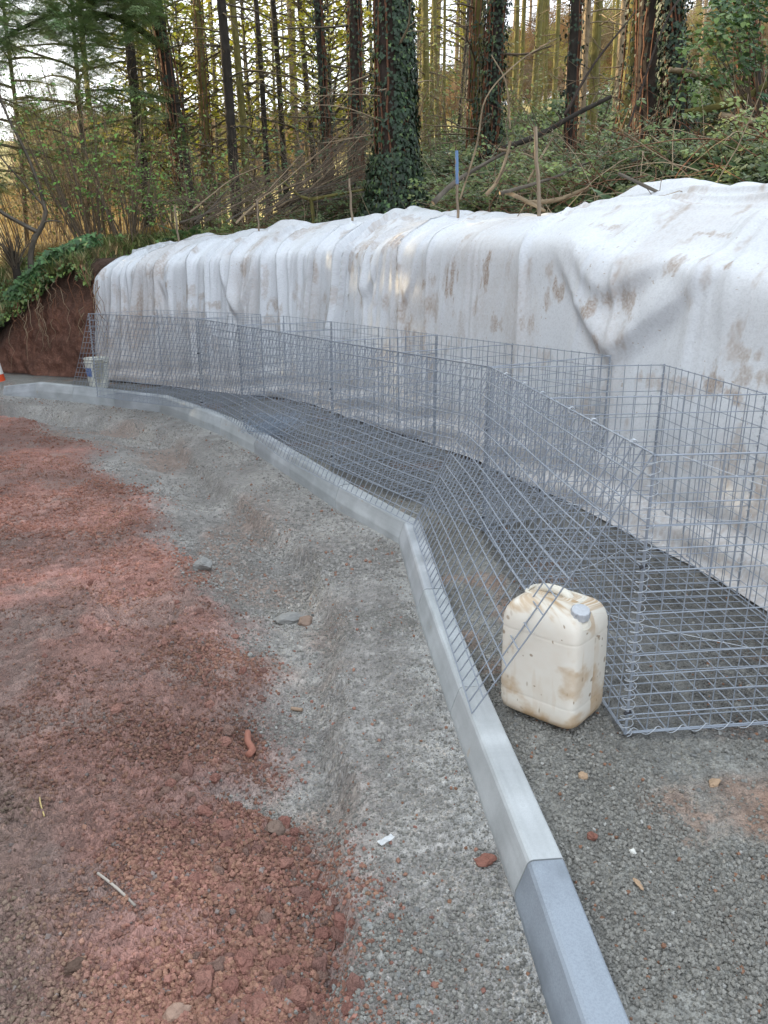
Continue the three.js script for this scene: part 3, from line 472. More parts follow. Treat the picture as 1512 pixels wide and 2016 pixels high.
{
  const H = 0.99, y0 = 0.012, up = V(0, H, 0), P = (x, z) => V(x, y0, z);
  // front hinge line A, B, D, E, G, L and the matching back corners; lower edge of the sloping lids
  const spec = [
    { f0: P(0.838, -2.35), f1: P(0.617, -4.50), b0: P(1.83, -2.46), b1: P(1.645, -4.62), l0: V(0.312, 0.046, -2.42), l1: V(0.178, 0.046, -4.49), bays: 2, label: 'wire gabion basket nearest the camera, its open end right beside the cream jerrycan' },
    { f0: P(0.605, -4.53), f1: P(-0.405, -6.10), b0: P(1.46, -5.10), b1: P(0.445, -6.66), l0: V(0.18, 0.046, -4.53), l1: V(-0.785, 0.046, -6.15), bays: 2, label: 'second wire gabion basket from the jerrycan, just past the bend of the kerb' },
    { f0: P(-0.415, -6.12), f1: P(-1.40, -7.72), b0: P(0.435, -6.68), b1: P(-0.54, -8.25), l0: V(-0.80, 0.046, -6.17), l1: V(-1.80, 0.046, -8.38), bays: 2, label: 'third wire gabion basket from the jerrycan, with a bundle of spare wire lying in it' },
    { f0: P(-1.41, -7.74), f1: P(-2.01, -8.66), b0: P(-0.55, -8.27), b1: P(-1.15, -9.18), l0: V(-1.82, 0.046, -8.41), l1: V(-2.61, 0.046, -9.44), bays: 1, label: 'short wire gabion basket, fourth from the jerrycan, before the far bend' },
    { f0: P(-2.04, -8.69), f1: P(-3.53, -9.60), b0: P(-1.46, -9.50), b1: P(-2.95, -10.45), l0: V(-2.67, 0.046, -9.52), l1: V(-4.12, 0.046, -10.34), bays: 2, label: 'far wire gabion basket by the soil bank with the bucket behind its lid' },
  ];
  let seed = 100;
  for (const b of spec) {
    const g = thing('gabion_basket', b.label, 'gabion basket', [0, 0, 0], 'gabion baskets in a row along the kerb'), n = b.bays * 14, s = () => ({ seed: seed++ });
    const pan = (name, O, A, B, o = {}) => obj(name, wirePanel(O, A, B, { ...s(), rad: spec.indexOf(b) > 1 ? 0.0019 : 0.0024, ...o }), M.wire, g);
    const fv = b.f1.clone().sub(b.f0), bv = b.b1.clone().sub(b.b0);
    pan('front_panel', b.f0, fv, up, { na: n }); pan('back_panel', b.b0, bv, up, { na: n });
    pan('base_panel', b.f0, fv, b.b0.clone().sub(b.f0), { na: n, nb: 13, bow: 0.005 });
    pan('end_panel', b.f0, b.b0.clone().sub(b.f0), up, { na: 13 }); pan('end_panel', b.f1, b.b1.clone().sub(b.f1), up, { na: 13 });
    if (b.bays === 2) { const m0 = b.f0.clone().lerp(b.f1, 0.5), m1 = b.b0.clone().lerp(b.b1, 0.5); pan('dividing_panel', m0, m1.clone().sub(m0), up, { na: 13 }); obj('spiral_binder', spiralGeo(m1, m1.clone().add(up), 0.013, 0.045), M.spiral, g); }
    // sloping lid: hinged on the front top rail, its free edge lying on the kerb
    const t0 = b.f0.clone().add(up).add(V(-0.006, 0.004, 0)), t1 = b.f1.clone().add(up).add(V(-0.006, 0.004, 0)), t = new Tubes(), r = rng(seed++), nb = 14;
    const at = (a, c) => { const p = t0.clone().lerp(t1, a), q = b.l0.clone().lerp(b.l1, a); const v = p.lerp(q, c); v.y -= 0.03 * Math.sin(c * Math.PI) * (0.6 + 0.4 * Math.sin(a * 7)); return v; };
    for (let j = 0; j <= nb; j++) t.add(Array.from({ length: 9 }, (_, i) => at(i / 8, j / nb)), j === nb ? 0.0031 : 0.0028, 5);
    for (let i = 0; i <= n; i++) { const k = clamp(i / n + (r() - 0.5) * 0.002); t.add(Array.from({ length: 7 }, (_, j) => at(k, j / 6).add(V(0.003, 0.004, 0))), 0.003, 5); }
    obj('sloping_lid', t.geo(), M.wire, g);
    const corners = [[b.f0, 0.021, 0.036], [b.f1, 0.016, 0.036], [b.b0, 0.013, 0.045], [b.b1, 0.013, 0.045]];
    for (const [c, R, p] of corners) { obj('spiral_binder', spiralGeo(c, c.clone().add(up), R, p), M.spiral, g); }
    for (const c of [b.f0, b.f1, b.b0, b.b1]) obj('corner_rod', new Tubes().add([c.clone(), c.clone().add(up)], 0.0052, 6).geo(), M.wire, g);
    for (let k = 0; k < (b === spec[0] ? 6 : 3); k++) {                      // twisted ties that hold the lid to the rail
      const a = 0.06 + 0.88 * (k + 0.3 * r()) / (b === spec[0] ? 6 : 3), c = t0.clone().lerp(t1, a), ring = []; for (let i = 0; i <= 22; i++) { const q = i / 22 * 4 * Math.PI; ring.push(c.clone().add(V(Math.cos(q) * 0.013, Math.sin(q) * 0.013, (i / 22 - 0.5) * 0.02 + 0.003 * r()))); }
      obj('tie_wire', new Tubes().add(ring, 0.0015, 4).geo(), M.spiral, g);
    }
    for (const h of [0.08, 0.62]) { const c = b.f0.clone().add(V(0, h, 0)); obj('clip', new Tubes().add([c.clone().add(V(-0.012, 0, 0.006)), c.clone().add(V(0.012, 0.004, -0.004))], 0.006, 6).geo(), M.clip, g); }
    if (b === spec[0]) {                               // loose bracing wires
      for (const [p, q] of [[V(0.62, 0.36, -2.75), V(1.28, 0.30, -2.42)], [V(0.70, 0.33, -3.0), V(1.15, 0.27, -3.5)], [V(0.78, 0.56, -3.3), V(1.75, 0.42, -3.45)], [V(1.1, 0.88, -2.9), V(1.80, 0.72, -2.5)]]) { const m = p.clone().lerp(q, 0.5).add(V(0, -0.02, 0)); obj('bracing_wire', new Tubes().add(new THREE.CatmullRomCurve3([p, m, q]).getPoints(8), 0.0014, 4).geo(), M.spiral, g); }
      const e = new Tubes(), a = b.f0.clone(), c = b.b0.clone(); const pts = []; for (let i = 0; i <= 160; i++) { const q = i / 160; const k = a.clone().lerp(c, q); pts.push(k.add(V(0, 0.012 * Math.sin(q * 70) + 0.004, 0.012 * Math.cos(q * 70)))); } e.add(pts, 0.0016, 4); obj('spiral_binder', e.geo(), M.spiral, g);
    }
  }
  // bundle of spare binder wire in the third basket
  const r = rng(71), t = new Tubes();
  for (let k = 0; k < 22; k++) { const c = V(-1.08 + 0.3 * (r() - 0.5), 0.04 + 0.10 * r(), -7.42 + 0.2 * (r() - 0.5)), pts = [], R = 0.06 + 0.09 * r(), ax = r() * 6, tl = 0.5 * (r() - 0.5); for (let i = 0; i <= 18; i++) { const a = ax + i * 0.42; pts.push(V(c.x + Math.cos(a) * R * 1.5, Math.max(0.02, c.y + Math.sin(a * 1.3) * 0.07 + tl * Math.cos(a) * R), c.z + Math.sin(a) * R)); } t.add(pts, 0.003, 4); }
  tag(obj('wire_bundle', t.geo(), std(0.30, 0.36, 0.44, 0.5, { metalness: 0.15 })), 'tangled bundle of blue-grey spare wire on the bed inside the third basket', 'wire bundle');
}

// ---------------------------------------------------------------- cream jerrycan
{
  const g = thing('jerrycan', 'dirty cream plastic jerrycan with grey cap standing between kerb and basket', 'jerrycan', [0.618, 0.0, -2.535]);
  g.rotation.y = -Math.atan2(0.66, 0.75) - 0.0; g.rotation.z = 0.015; g.rotation.x = -0.015;
  g.scale.set(1.06, 1.08, 1.06);
  const hw = 0.147, hd = 0.122, prof = [[0.055, 0.0], [0.02, 0.004], [0.006, 0.015], [0, 0.035], [0, 0.075], [0.0014, 0.08], [0.0014, 0.086], [0, 0.091], [0, 0.2], [0, 0.3], [0.0016, 0.305], [0.0016, 0.311], [0, 0.316], [0.002, 0.345], [0.008, 0.368], [0.02, 0.388], [0.034, 0.400], [0.052, 0.409], [0.085, 0.414]];
  const NS = 96, p = [], uv = [], idx = [];
  prof.forEach(([ins, y], k) => { let per = 0, lx = 0, lz = 0; for (let i = 0; i <= NS; i++) {
    const a = (i % NS) / NS * 2 * Math.PI, e = 0.29, c = Math.cos(a), s = Math.sin(a), w = hw - ins, d = hd - ins;
    let x = Math.sign(c) * Math.pow(Math.abs(c), e) * w, z = Math.sign(s) * Math.pow(Math.abs(s), e) * d;
    const dent = 0.004 * (fbm(a * 1.4 + 2, y * 9, 2, 3) - 0.5) * (y > 0.03 && y < 0.38 ? 1 : 0); x += Math.sign(x) * dent; z += Math.sign(z) * dent * 2;
    if (i) per += Math.hypot(x - lx, z - lz); lx = x; lz = z; p.push(x, y, z); uv.push(per / 1.02, y / 0.43); } });
  const w = NS + 1; for (let k = 0; k < prof.length - 1; k++) for (let i = 0; i < NS; i++) { const a = k * w + i; idx.push(a, a + w, a + 1, a + 1, a + w, a + w + 1); }
  let q = p.length / 3; p.push(0, 0.4125, 0); uv.push(0.5, 0.99); for (let i = 0; i < NS; i++) idx.push(q, (prof.length - 1) * w + i + 1, (prof.length - 1) * w + i);
  q++; p.push(0, 0, 0); uv.push(0.5, 0); for (let i = 0; i < NS; i++) idx.push(q, i, i + 1);
  const r = rng(12), spots = Array.from({ length: 110 }, () => [r(), r(), 0.003 + 0.016 * r() * r(), 0.008 + 0.04 * r() * r(), 0.15 + 0.5 * r()]);
  const tex = dataTex(1024, 512, (i, j) => {
    const x = i / 1024, y = j / 512, n = fbm(x * 9, y * 5, 5, 2), n2 = fbm(x * 30, y * 16, 4, 7); let m = 0.55 * sst(0.14, 0.0, y + 0.12 * (n - 0.5)) + 0.6 * sst(0.5, 0.68, n) * (0.4 + n2) + 0.6 * sst(0.86, 0.97, y + 0.2 * (n2 - 0.5)) * sst(0.4, 0.7, n2) + 0.16 * n2;
    m += 0.35 * sst(0.6, 0.75, fbm(x * 40, y * 3, 3, 12)) * n;                                                     // dried runs
    let k = 0; for (const [sx, sy, sw, sh, a] of spots) { if (Math.abs(x - sx) > 0.06 || Math.abs(y - sy) > 0.12) continue; const d = Math.hypot((x - sx) / sw, (y - sy) / sh) + 1.4 * (n2 - 0.5); k = Math.max(k, a * sst(1, 0.4, d)); }
    const c = [mix(0.875, 0.71, clamp(m)), mix(0.856, 0.60, clamp(m)), mix(0.815, 0.47, clamp(m))];
    return [mix(c[0], 0.36, k * 0.8), mix(c[1], 0.25, k * 0.8), mix(c[2], 0.14, k * 0.8)]; }, true);
  const can = new THREE.MeshPhysicalMaterial({ map: tex, roughness: 0.5, bumpMap: fine.bump, bumpScale: 0.0008 }), plain = new THREE.MeshPhysicalMaterial({ color: col(0.80, 0.75, 0.64), roughness: 0.5, map: fine.tone });
  obj('body', mesh(p, idx, { uv }), can, g);
  // raised rib that frames the front, carrying handle in its hollow, and the screw cap on its neck
  const h = new Tubes(); h.add(spline([[-0.085, 0.394, -0.012], [-0.076, 0.415, -0.012], [-0.05, 0.424, -0.012], [0.01, 0.424, -0.012], [0.036, 0.413, -0.012], [0.048, 0.392, -0.012]], 22), [0.016, 0.0155, ...new Array(19).fill(0.0135), 0.0155, 0.016], 12); const hg = h.geo(); hg.scale(1, 1, 1.25); obj('handle', hg, plain, g);
  const rim = []; for (let i = 0; i <= 40; i++) { const a = i / 40 * 2 * Math.PI; rim.push(V(Math.sign(Math.cos(a)) * Math.pow(Math.abs(Math.cos(a)), 0.5) * 0.098 - 0.012, 0.407, -0.014 + Math.sign(Math.sin(a)) * Math.pow(Math.abs(Math.sin(a)), 0.5) * 0.05)); } obj('handle_rim', new Tubes().add(rim, 0.006, 6, false).geo(), plain, g);
  const cp = []; for (const [rr, y] of [[0.028, 0], [0.0305, 0.002], [0.0305, 0.026], [0.028, 0.030], [0.023, 0.030], [0.022, 0.0285], [0, 0.0285]]) cp.push(new THREE.Vector2(rr, y));
  const cap = new THREE.LatheGeometry(cp, 48), pos = cap.attributes.position; for (let i = 0; i < pos.count; i++) { const x = pos.getX(i), y = pos.getY(i), z = pos.getZ(i), R = Math.hypot(x, z); if (R > 0.026 && y < 0.028) { const k = 1 + 0.045 * Math.sign(Math.sin(Math.atan2(z, x) * 12)); pos.setXYZ(i, x * k, y, z * k); } } cap.computeVertexNormals();
  const c = obj('cap', cap, std(0.55, 0.57, 0.60, 0.5, { map: fine.tone }), g); c.position.set(0.114, 0.386, 0.054); c.rotation.set(0.2, 0, -0.2);
  const nk = obj('neck', new THREE.CylinderGeometry(0.032, 0.042, 0.018, 32), plain, g); nk.position.set(0.111, 0.374, 0.055); nk.rotation.set(0.2, 0, -0.2);
}
// ---------------------------------------------------------------- bucket, traffic cone
{
  const g = thing('bucket', 'white plastic bucket smeared with concrete behind the far basket lid', 'bucket', [-3.80, 0.0, -10.42]);
  const pr = [[0.115, 0], [0.118, 0.004], [0.152, 0.33], [0.16, 0.332], [0.16, 0.345], [0.154, 0.347], [0.154, 0.375], [0.161, 0.377], [0.161, 0.392], [0.153, 0.392], [0.146, 0.33], [0.112, 0.012], [0, 0.012]].map(([a, b]) => new THREE.Vector2(a, b));
  const gm = new THREE.LatheGeometry(pr, 48); const tex = dataTex(256, 256, (i, j) => { const n = fbm(i / 30, j / 40, 4, 3), m = sst(0.5, 0.66, n); return [mix(0.84, 0.58, m), mix(0.84, 0.57, m), mix(0.80, 0.52, m)]; }, true);
  obj('body', gm, new THREE.MeshStandardMaterial({ map: tex, roughness: 0.55 }), g);
  const t = new Tubes(); const arc = []; for (let i = 0; i <= 16; i++) { const a = Math.PI * i / 16; arc.push(V(Math.cos(a) * 0.166, 0.365 - 0.02 - Math.sin(a) * 0.11, 0.02 + Math.sin(a) * 0.15)); } t.add(arc, 0.0028, 5); obj('bail_handle', t.geo(), M.wire, g);
  const lb = []; const uvs = [], ii = []; for (let i = 0; i <= 8; i++) { const a = 1.75 + i / 8 * 0.8; for (const y of [0.16, 0.27]) { const R = 0.118 + (y - 0.004) / 0.326 * 0.034 + 0.003; lb.push(Math.cos(a) * R, y, Math.sin(a) * R); uvs.push(i / 8, y); } if (i) ii.push(2 * i - 2, 2 * i, 2 * i - 1, 2 * i - 1, 2 * i, 2 * i + 1); } obj('label_patch', mesh(lb, ii, { uv: uvs }), std(0.12, 0.2, 0.45, 0.6), g);
}
{
  const g = thing('traffic_cone', 'orange traffic cone with white sleeve cut by the left frame edge', 'traffic cone', [-5.56, -0.16, -11.2]);
  const b = new THREE.Shape(); const s = 0.19, c = 0.05; b.moveTo(-s + c, -s); b.lineTo(s - c, -s); b.lineTo(s, -s + c); b.lineTo(s, s - c); b.lineTo(s - c, s); b.lineTo(-s + c, s); b.lineTo(-s, s - c); b.lineTo(-s, -s + c);
  const bg = new THREE.ExtrudeGeometry(b, { depth: 0.035, bevelEnabled: true, bevelSize: 0.008, bevelThickness: 0.008, bevelSegments: 2 }); bg.rotateX(-Math.PI / 2); obj('base', bg, std(0.06, 0.03, 0.025, 0.8), g);
  const lt = (a) => new THREE.LatheGeometry(a.map(([x, y]) => new THREE.Vector2(x, y)), 40), or = std(0.80, 0.10, 0.03, 0.55, { map: fine.tone });
  obj('lower_cone', lt([[0.155, 0.04], [0.15, 0.055], [0.117, 0.24]]), or, g); obj('white_sleeve', lt([[0.118, 0.235], [0.12, 0.24], [0.078, 0.47], [0.076, 0.475]]), std(0.78, 0.78, 0.75, 0.5), g); obj('upper_cone', lt([[0.077, 0.472], [0.036, 0.70], [0.03, 0.715], [0.02, 0.715], [0.02, 0.69]]), or, g);
}
// ---------------------------------------------------------------- stakes along the top of the sheet
{
  const st = (base, top, r, mat, label) => { const g = thing('marker_stake', label, 'stake', base, 'thin stakes standing behind the sheet'); const d = V(...top).sub(V(...base)); const n = 6, pts = []; for (let i = 0; i <= n; i++) pts.push(V(d.x * i / n + 0.006 * Math.sin(i * 2.1 + r * 900), d.y * i / n - (i ? 0 : 0.25), d.z * i / n)); obj('shaft', new Tubes().add(pts, r, 9, true, 0.25, r * 1000).geo(), mat, g); return [g, d]; };
  const wood = std(0.34, 0.26, 0.18, 0.85, { map: barkT.tone, bumpMap: barkT.bump, bumpScale: 0.003 });
  st([1.34, 1.88, -7.1], [1.262, 2.66, -7.19], 0.0165, wood, 'tallest wooden stake, rightmost along the top of the sheet');
  const [g, d] = st([0.73, 1.95, -8.21], [0.70, 2.605, -8.21], 0.0135, wood, 'wooden stake with a blue painted top, right of the ivy-clad tree');
  const h = new Tubes().add([V(d.x * 0.55, d.y * 0.55, 0), V(d.x, d.y + 0.004, 0)], 0.0165, 9).geo(); obj('painted_top', h, std(0.13, 0.22, 0.38, 0.7), g);
  st([-0.38, 2.02, -10.0], [-0.414, 2.54, -10.04], 0.014, wood, 'wooden stake just left of the ivy-clad tree');
  st([-1.63, 1.96, -10.79], [-1.64, 2.37, -10.79], 0.012, wood, 'short wooden stake in front of the heap of bent branches');
  st([-2.86, 1.84, -11.5], [-2.89, 2.33, -11.53], 0.014, wood, 'leftmost wooden stake, beside a fern at the far end of the sheet');
}
// ---------------------------------------------------------------- single things lying on the ground
{
  const put = (name, label, cat, x, z, s, k, mat, rot = 0, lift = 0.4) => { const m = obj(name, clodGeos[k], mat); m.position.set(x, groundY(x, z) + s[1] * lift, z); m.rotation.y = rot; m.scale.set(...s); return tag(m, label, cat); };
  const gm = std(0.29, 0.285, 0.27, 0.95, { bumpMap: fine.bump, bumpScale: 0.006, map: fine.tone }), rm = std(0.25, 0.11, 0.08, 0.95, { bumpMap: fine.bump, bumpScale: 0.008 }), om = std(0.45, 0.31, 0.2, 0.9, { map: fine.tone }), dm = std(0.12, 0.075, 0.055, 0.95, { bumpMap: fine.bump, bumpScale: 0.006 });
  put('concrete_lump', 'grey lump of concrete at the edge of the red rubble', 'lump', -1.08, -4.31, [0.062, 0.05, 0.052], 1, gm, 0.4);
  put('concrete_slab', 'flat grey-brown slab fragment lying on the haunch', 'fragment', -0.50, -3.78, [0.085, 0.03, 0.05], 3, gm, 0.3); put('concrete_fragment', 'smaller brown fragment touching the flat slab fragment', 'fragment', -0.41, -3.75, [0.045, 0.03, 0.04], 5, std(0.24, 0.17, 0.13, 0.95), 1);
  put('pale_chip', 'pale tan stone chip on the gravel in front of the jerrycan', 'stone', 0.64, -2.135, [0.016, 0.014, 0.015], 2, om, 0.2);
  put('tan_chip', 'broad tan stone chip before the open end of the near basket', 'stone', 1.05, -2.1, [0.026, 0.012, 0.016], 4, om, 0.6);
  put('white_pebble', 'small white pebble on the gravel right of the kerb joint', 'pebble', 0.70, -1.80, [0.012, 0.009, 0.01], 0, std(0.66, 0.65, 0.6, 0.8));
  put('cream_sliver', 'thin cream stone sliver on the gravel beside the kerb', 'stone', 0.675, -1.675, [0.008, 0.006, 0.02], 6, om, 0.3);
  put('brown_clod', 'dark brown clod of earth on the pale haunch beside the nearest kerb joint', 'clod', 0.30, -1.86, [0.035, 0.016, 0.022], 5, rm, 0.2);
  put('twin_clod', 'dark red-brown clod on the gravel right of the kerb joint', 'clod', 0.60, -1.86, [0.016, 0.012, 0.013], 2, rm);
  put('dark_clod', 'dark wet clod in the smooth mud at lower left', 'clod', -0.78, -1.53, [0.03, 0.022, 0.02], 1, dm, 0.5, 0.3);
  put('pale_lump', 'pale pinkish lump of rubble at the bottom edge of the picture', 'stone', -0.50, -1.425, [0.034, 0.02, 0.024], 3, std(0.36, 0.24, 0.18, 0.95, { bumpMap: fine.bump, bumpScale: 0.005 }), 0.6);
  put('grey_clod', 'big brown-grey clod where the red rubble narrows', 'clod', -0.36, -2.14, [0.035, 0.03, 0.03], 6, std(0.2, 0.14, 0.11, 0.95, { bumpMap: fine.bump, bumpScale: 0.006 }), 1.2);
  const lay = (name, label, cat, pts, r, mat, sides = 7) => tag(obj(name, new Tubes().add(spline(pts.map(([x, z, h = 0]) => [x, groundY(x, z) + (Array.isArray(r) ? r[0] : r) + 0.004 + h, z]), 12), r, sides, true, 0.25, 3).geo(), mat), label, cat);
  lay('clay_roll', 'red clay roll lying lengthwise on the rubble', 'clay roll', [[-0.535, -2.66], [-0.525, -2.6], [-0.50, -2.55], [-0.505, -2.50]], 0.013, std(0.31, 0.13, 0.09, 0.9, { bumpMap: fine.bump, bumpScale: 0.004 }), 10);
  lay('white_twig', 'straight whitish stick on the rubble at lower left', 'stick', [[-0.835, -1.85, 0.004], [-0.76, -1.79, 0.006], [-0.69, -1.73, 0.002]], 0.0042, std(0.5, 0.44, 0.38, 0.85, { map: barkT.tone }));
  lay('yellow_straw', 'bent yellow straw in the mud near the left edge', 'straw', [[-1.135, -2.165], [-1.12, -2.135, 0.006], [-1.085, -2.08]], 0.0024, std(0.5, 0.38, 0.16, 0.8), 5);
  lay('bark_chip', 'brown strip of bark on the grey concrete grit', 'bark', [[-0.40, -2.94], [-0.37, -2.935], [-0.35, -2.93]], 0.008, std(0.33, 0.23, 0.16, 0.9), 6);
  { const m = new THREE.PlaneGeometry(0.055, 0.022, 12, 5), p = m.attributes.position; for (let i = 0; i < p.count; i++) p.setZ(i, 0.006 * noise(p.getX(i) * 120, p.getY(i) * 120, 2) + 0.004); m.rotateX(-Math.PI / 2); m.computeVertexNormals(); const o = tag(obj('plastic_scrap', m, new THREE.MeshPhysicalMaterial({ color: col(0.8, 0.82, 0.83), roughness: 0.3, transmission: 0.4, thickness: 0, side: THREE.DoubleSide })), 'crumpled scrap of clear white plastic on the haunch', 'plastic scrap'); o.position.set(0.006, groundY(0.006, -1.943) + 0.005, -1.943); o.rotation.y = 0.7; }
}

// ---------------------------------------------------------------- leaves, fronds, sprays
function fanLeaf(out, fold = 0.18, curl = 0.15) {   // outline points around a midrib, folded along it; base at origin, tip along +y
  const p = [0, 0, 0], idx = []; const n = out.length;
  for (let k = 0; k < n; k++) { const [x, y] = out[k]; p.push(x, y, Math.abs(x) * fold - curl * y * y); }
  p.push(0, out[(n - 1) / 2][1] * 0.5, -curl * 0.2);
  for (let k = 1; k < n; k++) idx.push(n + 1, k, k + 1); idx.push(0, 1, n + 1, n, 0, n + 1);
  return mesh(p, idx);
}
const G = {};
G.ivy = fanLeaf([[-0.28, -0.08], [-0.52, 0.22], [-0.24, 0.36], [-0.30, 0.62], [0, 1], [0.30, 0.62], [0.24, 0.36], [0.52, 0.22], [0.28, -0.08]]);
G.ovate = fanLeaf([[-0.18, 0.12], [-0.32, 0.4], [-0.22, 0.75], [0, 1], [0.22, 0.75], [0.32, 0.4], [0.18, 0.12]], 0.22, 0.22);
G.lance = fanLeaf([[-0.10, 0.15], [-0.16, 0.45], [-0.1, 0.8], [0, 1], [0.1, 0.8], [0.16, 0.45], [0.1, 0.15]], 0.25, 0.3);
G.trefoil = (() => mergeGeometries([0, 1.25, -1.25].map((a) => { const g = G.ovate.clone(); g.scale(0.62, 0.62, 0.62); g.translate(0, 0.16, 0); g.rotateZ(a); g.rotateX(0.12 * a); return g; })))();
function bladeTuft(seed, n, spread) {
  const r = rng(seed), p = [], idx = [];
  for (let k = 0; k < n; k++) { const a = r() * 6.283, l = 0.55 + 0.45 * r(), b = spread * (0.3 + 0.9 * r()), w = 0.018 + 0.012 * r(), dx = Math.cos(a), dz = Math.sin(a), o = p.length / 3, bx = 0.12 * (r() - 0.5), bz = 0.12 * (r() - 0.5);
    for (let i = 0; i <= 3; i++) { const t = i / 3, q = b * t * t * l, y = l * (t - 0.25 * b * t * t), ww = w * (1 - 0.85 * t); p.push(bx + dx * q - dz * ww, y, bz + dz * q + dx * ww, bx + dx * q + dz * ww, y, bz + dz * q - dx * ww); }
    for (let i = 0; i < 3; i++) { const c = o + i * 2; idx.push(c, c + 1, c + 2, c + 1, c + 3, c + 2); } }
  return mesh(p, idx);
}
G.tuft = bladeTuft(3, 9, 0.7); G.tuft2 = bladeTuft(9, 7, 1.1);
G.spray = (() => {                       // conifer spray: forked twig set with needles
  const r = rng(4), p = [], idx = [];
  const needle = (o, d, l) => { const s = V(-d.y, d.x, 0).normalize().multiplyScalar(0.010), b = p.length / 3; for (const q of [o.clone().add(s), o.clone().sub(s), o.clone().addScaledVector(d, l)]) p.push(q.x, q.y, q.z); idx.push(b, b + 1, b + 2); };
  for (const [a, l, y0] of [[0, 1, 0], [0.75, 0.5, 0.25], [-0.75, 0.5, 0.32], [0.65, 0.38, 0.55], [-0.65, 0.36, 0.6]]) for (let i = 0; i < l * 22; i++) { const t = (i + r()) / 22, x = Math.sin(a) * t, y = y0 + Math.cos(a) * t, z = -0.25 * y * y + 0.05 * (r() - 0.5); for (const sg of [-1, 1]) { const b = a + sg * (0.7 + 0.3 * r()); needle(V(x, y, z), V(Math.sin(b), Math.cos(b), 0.6 * (r() - 0.5)).normalize(), 0.13 + 0.06 * r()); } }
  return mesh(p, idx);
})();
G.frond = (() => {                       // fern frond, pinnae either side of an arching rib, tip along +y
  const p = [], idx = []; const n = 19;
  for (let k = 0; k < n; k++) { const t = (k + 1) / (n + 1), y = t, z = -0.5 * t * t, l = 0.24 * Math.pow(Math.sin(Math.PI * (0.14 + 0.86 * t)), 0.8), w = 0.026; for (const s of [-1, 1]) { const b = p.length / 3; p.push(0, y - w, z, 0, y + w, z, s * l * 0.55, y + 0.05 + w * 1.1, z - 0.02, s * l * 0.5, y + 0.02 - w * 0.7, z - 0.02, s * l, y + 0.10, z - 0.06); idx.push(b, b + 1, b + 3, b + 1, b + 2, b + 3, b + 3, b + 2, b + 4); } }
  const r = new Tubes().add(Array.from({ length: 8 }, (_, i) => V(0, i / 7, -0.5 * (i / 7) ** 2)), lerpN(0.008, 0.002, 7), 4).geo(); r.deleteAttribute('uv');
  return mergeGeometries([mesh(p, idx), r]);
})();
const qLook = (() => { const m = new THREE.Matrix4(), x = V(0, 0, 0), y = V(0, 0, 0), z = V(0, 0, 0); return (n, d, roll = 0) => { z.copy(n).normalize(); y.copy(d).addScaledVector(z, -d.dot(z)); if (y.lengthSq() < 1e-6) y.set(1, 0, 0).addScaledVector(z, -z.x); y.normalize(); x.crossVectors(y, z); m.makeBasis(x, y, z); const q = new THREE.Quaternion().setFromRotationMatrix(m); if (roll) q.multiply(new THREE.Quaternion().setFromAxisAngle(V(0, 0, 1), roll)); return q; }; })();
const vary = (c, r, k = 0.35) => { const v = 1 - k + 2 * k * r(), w = 0.85 + 0.3 * r(); return [c[0] * v * w, c[1] * v, c[2] * v]; };
const floorY = (x, z) => bankY(x, z);

